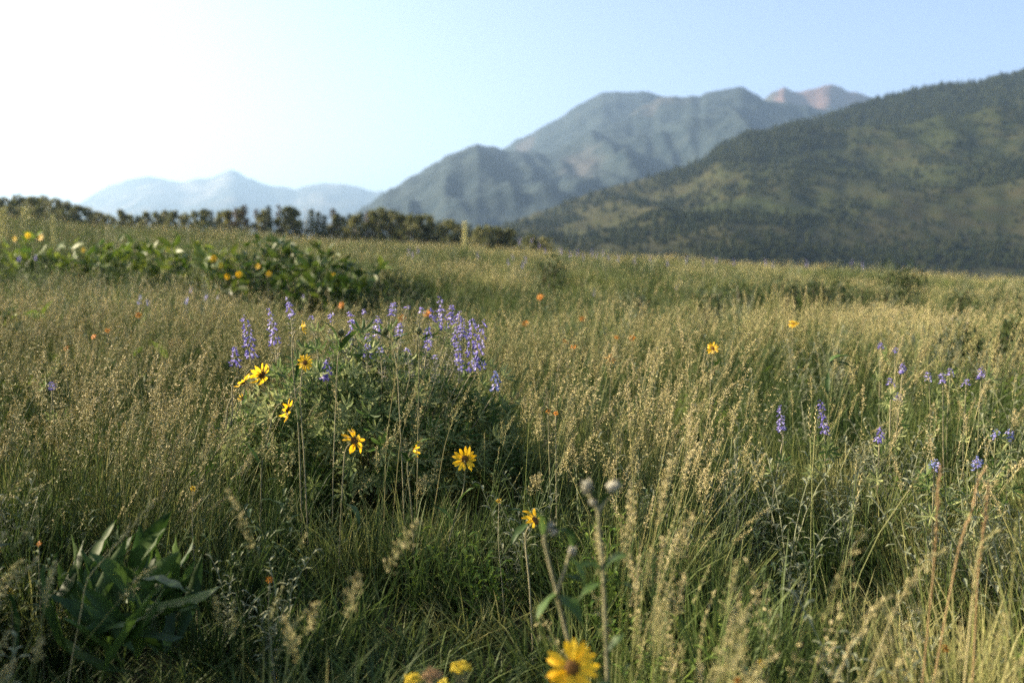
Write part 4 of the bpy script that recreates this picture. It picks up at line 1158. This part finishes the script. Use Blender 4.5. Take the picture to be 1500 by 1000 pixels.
# the near clump at the lower left: leaves placed one by one
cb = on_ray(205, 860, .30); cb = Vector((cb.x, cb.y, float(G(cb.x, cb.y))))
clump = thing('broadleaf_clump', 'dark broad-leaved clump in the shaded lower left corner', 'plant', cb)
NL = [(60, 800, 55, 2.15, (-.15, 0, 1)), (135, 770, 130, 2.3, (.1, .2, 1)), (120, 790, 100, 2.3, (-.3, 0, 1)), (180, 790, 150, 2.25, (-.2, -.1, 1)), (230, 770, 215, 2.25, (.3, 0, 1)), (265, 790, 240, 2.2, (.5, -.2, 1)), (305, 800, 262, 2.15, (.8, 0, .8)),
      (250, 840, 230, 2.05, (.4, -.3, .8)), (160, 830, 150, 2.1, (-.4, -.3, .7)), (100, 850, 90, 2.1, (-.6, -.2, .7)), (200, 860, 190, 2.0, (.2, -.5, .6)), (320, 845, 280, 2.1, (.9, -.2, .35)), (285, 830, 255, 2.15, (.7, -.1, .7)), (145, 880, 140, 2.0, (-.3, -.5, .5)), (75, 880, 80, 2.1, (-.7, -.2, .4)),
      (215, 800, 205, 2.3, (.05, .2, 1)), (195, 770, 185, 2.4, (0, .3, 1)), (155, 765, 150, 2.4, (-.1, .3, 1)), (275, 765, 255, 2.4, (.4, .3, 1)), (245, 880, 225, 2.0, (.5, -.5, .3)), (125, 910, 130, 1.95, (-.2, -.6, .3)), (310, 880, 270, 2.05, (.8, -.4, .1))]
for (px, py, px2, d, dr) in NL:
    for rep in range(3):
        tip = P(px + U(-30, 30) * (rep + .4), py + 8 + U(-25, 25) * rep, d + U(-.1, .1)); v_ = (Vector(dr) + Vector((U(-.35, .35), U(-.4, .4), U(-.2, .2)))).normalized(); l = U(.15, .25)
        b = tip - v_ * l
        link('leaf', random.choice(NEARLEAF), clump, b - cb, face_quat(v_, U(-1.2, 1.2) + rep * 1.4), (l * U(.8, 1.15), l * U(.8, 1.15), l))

# ------------------------------------------------------------------ shrubs and the tall flowering stalk
random.seed(51)
def shrub(label, px, pyt, wpx, d, mat='shrub_leaf', group='dark low shrubs of the right meadow', leafsz=.035, n=420, hmin=.6):
    top = P(px, pyt, d); w = wpx / FPX * d * .5; b = Vector((top.x, top.y, float(G(top.x, top.y)))); h = max(hmin, top.z - b.z) * 1.12
    t = thing('shrub', label, 'shrub', b, group)
    mb = MB(); st = MB()
    lobes = [(U(-.85, .85) * w, U(-.35, .35) * min(w, .8), U(.6, 1)) for _ in range(max(5, int(7 * w / h)))]
    for (lx, ly, lh) in lobes:
        st.tube(smooth_path([(lx * .6, ly * .6, -.02), (lx * .85, ly * .85, h * lh * .4), (lx, ly, h * lh * .8)], 3), [.012 - .0015 * i for i in range(7)], 4, 0, .5)
        rr = max(.16, w * .33)
        for k in range(n // len(lobes)):
            a = U(0, 6.28); r = math.sqrt(random.random())
            c = Vector((lx + math.cos(a) * r * rr, ly + math.sin(a) * r * rr * .8, h * lh * (1 - .35 * r * r) * U(.1, 1.0) ** .6))
            lance(mb, c, (U(-1, 1), U(-1, 1), U(-.1, 1.2)), leafsz * U(1, 2.2), leafsz * U(.45, .8), .1, 0, .3, 4)
    st.build('stems', ['bark'], t); mb.build('foliage', [mat], t)
    return t
for (lab, px, pyt, w, d, n) in SHRUBS: shrub(lab, px, pyt, w, d, n=n)
shrub('unseen tall bush added beyond the left edge to shade the lower left corner', -470, 385, 700, 2.05, group='unseen shading bushes added beyond the left edge', n=5200, hmin=1.15)  # added out of view, only to cast shade over the lower left

def monument(label, px, pyt, d, name='flower_stalk', k=1.0, group=None):
    top = P(px, pyt, d); b = Vector((top.x, top.y, float(G(top.x, top.y)))); h = top.z - b.z
    t = thing(name, label, 'plant', b, group)
    mb = MB(); mb.tube([(0, 0, -.03), (0, 0, h * .5), (.01, 0, h)], [.02 * k, .016 * k, .008 * k], 6); mb.build('stem', ['pale_stalk'], t)
    fm = MB()
    for i in range(170):
        z = h * (.35 + .65 * i / 170); a = i * 2.4; r = .085 * k * (1.0 - .35 * i / 170) * U(.6, 1.1)
        fm.grain((math.cos(a) * r, math.sin(a) * r, z), (math.cos(a), math.sin(a), .6), .05 * k, .028 * k, 4, 0, random.random())
    fm.build('flower_spike', ['pale_stalk'], t)
    for i in range(14):
        a = i * 2.4; z = h * (.04 + .4 * i / 14); l = .38 * k * (1 - .55 * i / 14)
        d_ = Vector((math.cos(a), math.sin(a), .75)).normalized()
        link('leaf', random.choice(ROWLEAF), t, (0, 0, z), face_quat(d_, 0), (l, l, l))
    return t
monument('tall pale yellow-green flower stalk standing alone on the crest', 681, 324, 24)
monument('tall dry flower stalk on the left crest, the thicker of two', 38, 303, 15, k=1.0, group='dry stalks on the left crest')
monument('tall dry flower stalk cut by the left edge on the crest', 5, 305, 15, k=.9, group='dry stalks on the left crest')
monument('thin dry flower stalk on the left crest, right of the thicker one', 78, 314, 14, k=.6, group='dry stalks on the left crest')

# ------------------------------------------------------------------ single tall grass stalks
random.seed(61)
def stalk(label, pix, d, style, group='tall single grass stalks'):
    path = stem_path(pix, d)
    base = path[-1].copy(); base.z = float(G(base.x, base.y))
    t = thing('tall_grass_stalk', label, 'grass stalk', base, group)
    mb = MB(); n = len(path)
    mb.tube([p - base for p in path], [.0010 + .0007 * i / n for i in range(n)], 5, 0, .7)
    mb.build('stem', ['blade' if style == 'green' else 'rust' if style == 'rust' else 'seed'], t)
    hd = MB(); hl = 0; i = 0; L = .16 if style == 'rust' else (.12 if style == 'green' else .15)
    while i < n - 1 and hl < L:
        seg = path[i + 1] - path[i]; m = max(1, int(seg.length / .0028))
        for j in range(m):
            c = path[i] + seg * (j / m) - base; f = (hl + seg.length * j / m) / L
            a = random.random() * 6.28; up = -seg.normalized(); e = up.orthogonal().normalized(); s = e * math.cos(a) + up.cross(e) * math.sin(a)
            r = .003 * (math.sin(min(1, f * 1.15 + .12) * 2.7) + .15) * (2.3 if style == 'loose' else 1.0)
            hd.grain(c + s * r * U(.6, 1.3), up * 1.3 + s * .6, .011 if style != 'green' else .006, .0027, 3, 0, random.random())
        hl += seg.length; i += 1
    hd.build('seed_head', ['seed' if style != 'rust' else 'rust'], t)
    return t
stalk('tall rusty straight grass stalk near the right edge, highest of the tall stalks', [(1378, 682), (1374, 720), (1371, 780), (1366, 850), (1358, 930)], 1.75, 'rust')
stalk('reddish grass stalk leaning right at the right edge', [(1444, 683), (1430, 712), (1424, 745), (1408, 790), (1395, 850), (1380, 930)], 1.75, 'rust')
stalk('reddish-tan grass stalk just right of the reddish leaning one', [(1448, 705), (1446, 735), (1440, 785), (1432, 850), (1428, 930)], 1.75, 'rust')
stalk('arching tan grass stalk bowing to the right below the tall rusty one', [(1390, 806), (1365, 815), (1340, 845), (1318, 880), (1300, 920), (1275, 985)], 1.55, 'loose')
stalk('short tan grass stalk with a feathery head left of the arching one', [(1310, 872), (1295, 878), (1277, 900), (1258, 930), (1235, 970)], 1.55, 'loose')
stalk('straw grass stalk at the right edge below the reddish ones', [(1462, 775), (1450, 785), (1436, 800), (1428, 840), (1422, 900)], 1.7, 'loose')
stalk('thin green spike of grass at the far right, right of the reddish stalks', [(1490, 760), (1487, 800), (1483, 850), (1478, 910)], 1.75, 'green')
stalk('tall green spike of grass in the left meadow, first of the close trio', [(189, 514), (185, 540), (183, 575), (183, 640)], 3.1, 'green')
stalk('tall green spike of grass in the left meadow, tallest of the close trio', [(187, 518), (187, 560), (189, 600), (191, 650)], 3.0, 'green')
stalk('tall green spike of grass in the left meadow, lowest of the close trio', [(203, 565), (200, 590), (198, 620), (196, 660)], 3.0, 'green')
stalk('green spike of grass near the left edge, first of the far pair', [(34, 470), (32, 490), (30, 520), (28, 560)], 4.2, 'green')
stalk('green spike of grass near the left edge, far pair, the leftmost', [(15, 474), (12, 495), (10, 530)], 4.2, 'green')
stalk('tan grass stalk leaning right at the far left, over the shaded clump', [(50, 655), (38, 680), (15, 715), (-10, 750), (-40, 800)], 2.2, 'loose')
stalk('straw grass stalk crossing the dark broad-leaved clump', [(232, 730), (215, 745), (190, 775), (155, 815), (128, 850), (118, 900)], 2.0, 'loose')
stalk('feathery grass stalk standing before the dark side of the lupine bush, right one', [(688, 568), (672, 595), (660, 625), (650, 660), (640, 720)], 3.2, 'loose')
stalk('feathery grass stalk standing before the dark side of the lupine bush, left one', [(612, 560), (603, 585), (596, 612), (586, 650), (580, 710)], 3.2, 'loose')
stalk('narrow tan grass stalk upright before the middle of the lupine bush', [(582, 520), (578, 560), (572, 600), (566, 650), (564, 710)], 3.15, 'loose')

# ------------------------------------------------------------------ trees along the skyline
random.seed(71)
def tree_protos():
    out = {}
    def con(rust, bare):
        tr = MB(); cr = MB()
        tr.tube([(0, 0, 0), (.004, 0, .4), (0, .003, 1)], [.018, .012, .002], 6)
        nw = 17
        for i in range(nw):
            z = .10 + .88 * i / nw; rad = (.20 * (1 - (z) ** 1.15) + .02) * U(.75, 1.15)
            nb = 8
            for k in range(nb):
                if bare and random.random() < .45: continue
                a = 6.283 * k / nb + i * .9 + U(-.3, .3); l = rad * U(.6, 1.15)
                d = Vector((math.cos(a), math.sin(a), -.25)); tip = Vector((0, 0, z)) + d * l
                tr.tube([(0, 0, z), tuple(tip)], [.003, .001], 3)
                for q in range(4):
                    f = (q + .8) / 4; c = Vector((0, 0, z)) + d * l * f + Vector((U(-.01, .01), U(-.01, .01), U(-.012, .006)))
                    cr.grain(c, d + Vector((U(-.6, .6), U(-.6, .6), U(-.4, .2))), U(.05, .08), U(.026, .042), 4, 0, random.random())
        return tr.mesh('trunk', ['bark']), cr.mesh('crown', ['conifer_rust' if rust else 'conifer'])
    def asp(w, low):
        tr = MB(); cr = MB()
        tr.tube([(0, 0, 0), (.01, 0, .3), (0, .01, .85)], [.022, .016, .004], 6)
        for i in range(34):
            z = low + (.95 - low) * (i + .5) / 34
            prof = math.sin(math.pi * min(1, max(.06, (z - low + .04) / (1.05 - low))) ** .85)
            a = i * 2.4 + U(-.5, .5); rr = w * prof * U(.1, 1.0)
            c0 = Vector((math.cos(a) * rr, math.sin(a) * rr, z))
            tr.tube([(0, 0, max(.1, z - .15)), tuple(c0)], [.007, .002], 4)
            s = w * U(.18, .42) * (1.15 - .45 * z)
            for k in range(58):
                v_ = Vector((random.gauss(0, 1), random.gauss(0, 1), random.gauss(0, 1))).normalized() * s * U(.3, 1)
                v_.z *= .75
                n_ = Vector((U(-1, 1), U(-1, 1), U(-1, 1))).normalized(); e = n_.orthogonal().normalized(); g = n_.cross(e); q = U(.018, .034)
                c = c0 + v_
                if c.z > 1.0: c.z = 2.0 - c.z
                cr.add([c - e * q, c - g * q * .7, c + e * q, c + g * q * .7], [(0, 1, 2, 3)], 0, random.random())
        return tr.mesh('trunk', ['aspen_bark']), cr.mesh('crown', ['aspen'])
    def dead():
        tr = MB(); tr.tube([(0, 0, 0), (.01, 0, .5), (0, 0, 1)], [.016, .011, .002], 5)
        for i in range(22):
            z = U(.3, .95); a = U(0, 6.28); l = (1.05 - z) * U(.08, .2)
            tr.tube([(0, 0, z), (math.cos(a) * l, math.sin(a) * l, z + l * .4)], [.004, .001], 3)
        return tr.mesh('trunk', ['aspen_bark']), None
    out['con'] = [con(False, False) for _ in range(3)]; out['rust'] = [con(True, True) for _ in range(2)]
    out['asp'] = [asp(U(.20, .26), .22) for _ in range(3)]; out['round'] = [asp(U(.34, .40), .08) for _ in range(4)]; out['dead'] = [dead() for _ in range(2)]
    return out
TP = tree_protos()
KIND = {'con': ('conifer_tree', 'dark pointed conifer'), 'rust': ('conifer_tree', 'thin rusty conifer'), 'asp': ('aspen_tree', 'slender leafy aspen'), 'round': ('round_tree', 'round dense leafy tree'), 'dead': ('dead_tree', 'bare grey dead tree')}
TREES = [(-18, 288, 'round', 165), (4, 289, 'round', 160), (26, 286, 'round', 168), (46, 287, 'round', 158), (64, 287, 'round', 166), (82, 290, 'round', 160), (98, 295, 'round', 168), (112, 299, 'round', 158), (128, 303, 'round', 165), (142, 309, 'round', 158), (155, 314, 'round', 162), (14, 300, 'round', 145), (56, 302, 'round', 146), (92, 306, 'round', 146),
         (178, 306, 'asp', 160), (190, 314, 'round', 165), (204, 315, 'asp', 160), (214, 309, 'asp', 155), (229, 309, 'round', 160), (243, 307, 'round', 165), (254, 307, 'asp', 158), (270, 312, 'round', 162), (285, 308, 'round', 160), (299, 305, 'asp', 165), (309, 306, 'con', 158), (324, 309, 'round', 162), (334, 306, 'asp', 160),
         (345, 301, 'rust', 158), (352, 304, 'round', 165), (358, 297, 'rust', 160), (376, 303, 'rust', 162), (388, 305, 'asp', 160), (393, 298, 'con', 158), (408, 297, 'rust', 162), (420, 301, 'asp', 158), (428, 302, 'asp', 163), (440, 318, 'con', 165), (448, 300, 'dead', 160), (456, 303, 'con', 158), (466, 307, 'con', 163), (475, 312, 'con', 158), (488, 302, 'rust', 160),
         (493, 311, 'asp', 160), (503, 314, 'con', 165), (512, 310, 'con', 160), (520, 313, 'asp', 158), (529, 308, 'con', 163), (538, 306, 'rust', 165), (546, 307, 'asp', 158), (558, 304, 'round', 160), (574, 307, 'round', 163), (588, 312, 'asp', 160), (603, 314, 'round', 158), (612, 313, 'asp', 160), (627, 314, 'round', 162), (643, 320, 'con', 160), (656, 321, 'round', 158),
         (668, 326, 'round', 163), (688, 325, 'con', 160), (703, 331, 'round', 155), (716, 330, 'round', 158), (731, 331, 'asp', 160), (746, 333, 'asp', 158), (778, 344, 'round', 150), (796, 347, 'round', 152)]
TREES.sort()
cnt = {}
for (px, py, kind, d) in TREES:
    cnt[kind] = cnt.get(kind, 0) + 1
    top = P(px, py, d); b = Vector((top.x, top.y, float(G(top.x, top.y)))); h = max(2.5, top.z - b.z + .1)
    nm, desc = KIND[kind]
    lab = '%s in the skyline tree belt' % desc if kind == 'dead' else '%s in the skyline tree belt, %s of its kind from the left' % (desc, ordw(cnt[kind]))
    t = thing(nm, lab, 'tree', b, 'trees along the skyline')
    tr, cr = random.choice(TP[kind]); rz = U(0, 6.28); ws = h * U(.9, 1.15) * (.8 if kind == 'round' and 165 < px < 540 else 1.05)
    link('trunk', tr, t, (0, 0, -.15), (0, 0, rz), (ws, ws, h))
    if cr: link('crown', cr, t, (0, 0, 0), (0, 0, rz), (ws, ws, h))

# ------------------------------------------------------------------ the air
def haze_box():
    x, y0, y1, z0, z1 = 15900, -6000, 15900, -60, 1250
    vs = [(-x, y0, z0), (x, y0, z0), (x, y1, z0), (-x, y1, z0), (-x, y0, z1), (x, y0, z1), (x, y1, z1), (-x, y1, z1)]
    fs = [(3, 2, 1, 0), (4, 5, 6, 7), (0, 1, 5, 4), (1, 2, 6, 5), (2, 3, 7, 6), (3, 0, 4, 7)]
    me = bpy.data.meshes.new('haze'); me.from_pydata(vs, [], fs); me.update()
    m = bpy.data.materials.new('haze'); m.use_nodes = True
    nt = m.node_tree; nt.nodes.remove(nt.nodes['Principled BSDF'])
    pv = nt.nodes.new('ShaderNodeVolumePrincipled')
    pv.inputs['Color'].default_value = (0.38, 0.58, 0.84, 1)
    pv.inputs['Density'].default_value = 1.1e-4
    pv.inputs['Anisotropy'].default_value = 0.35
    nt.links.new(pv.outputs[0], nt.nodes['Material Output'].inputs['Volume'])
    me.materials.append(m)
    tag(link('haze', me), 'pale blue haze in the air between the mountains', 'haze', kind='stuff')
haze_box()
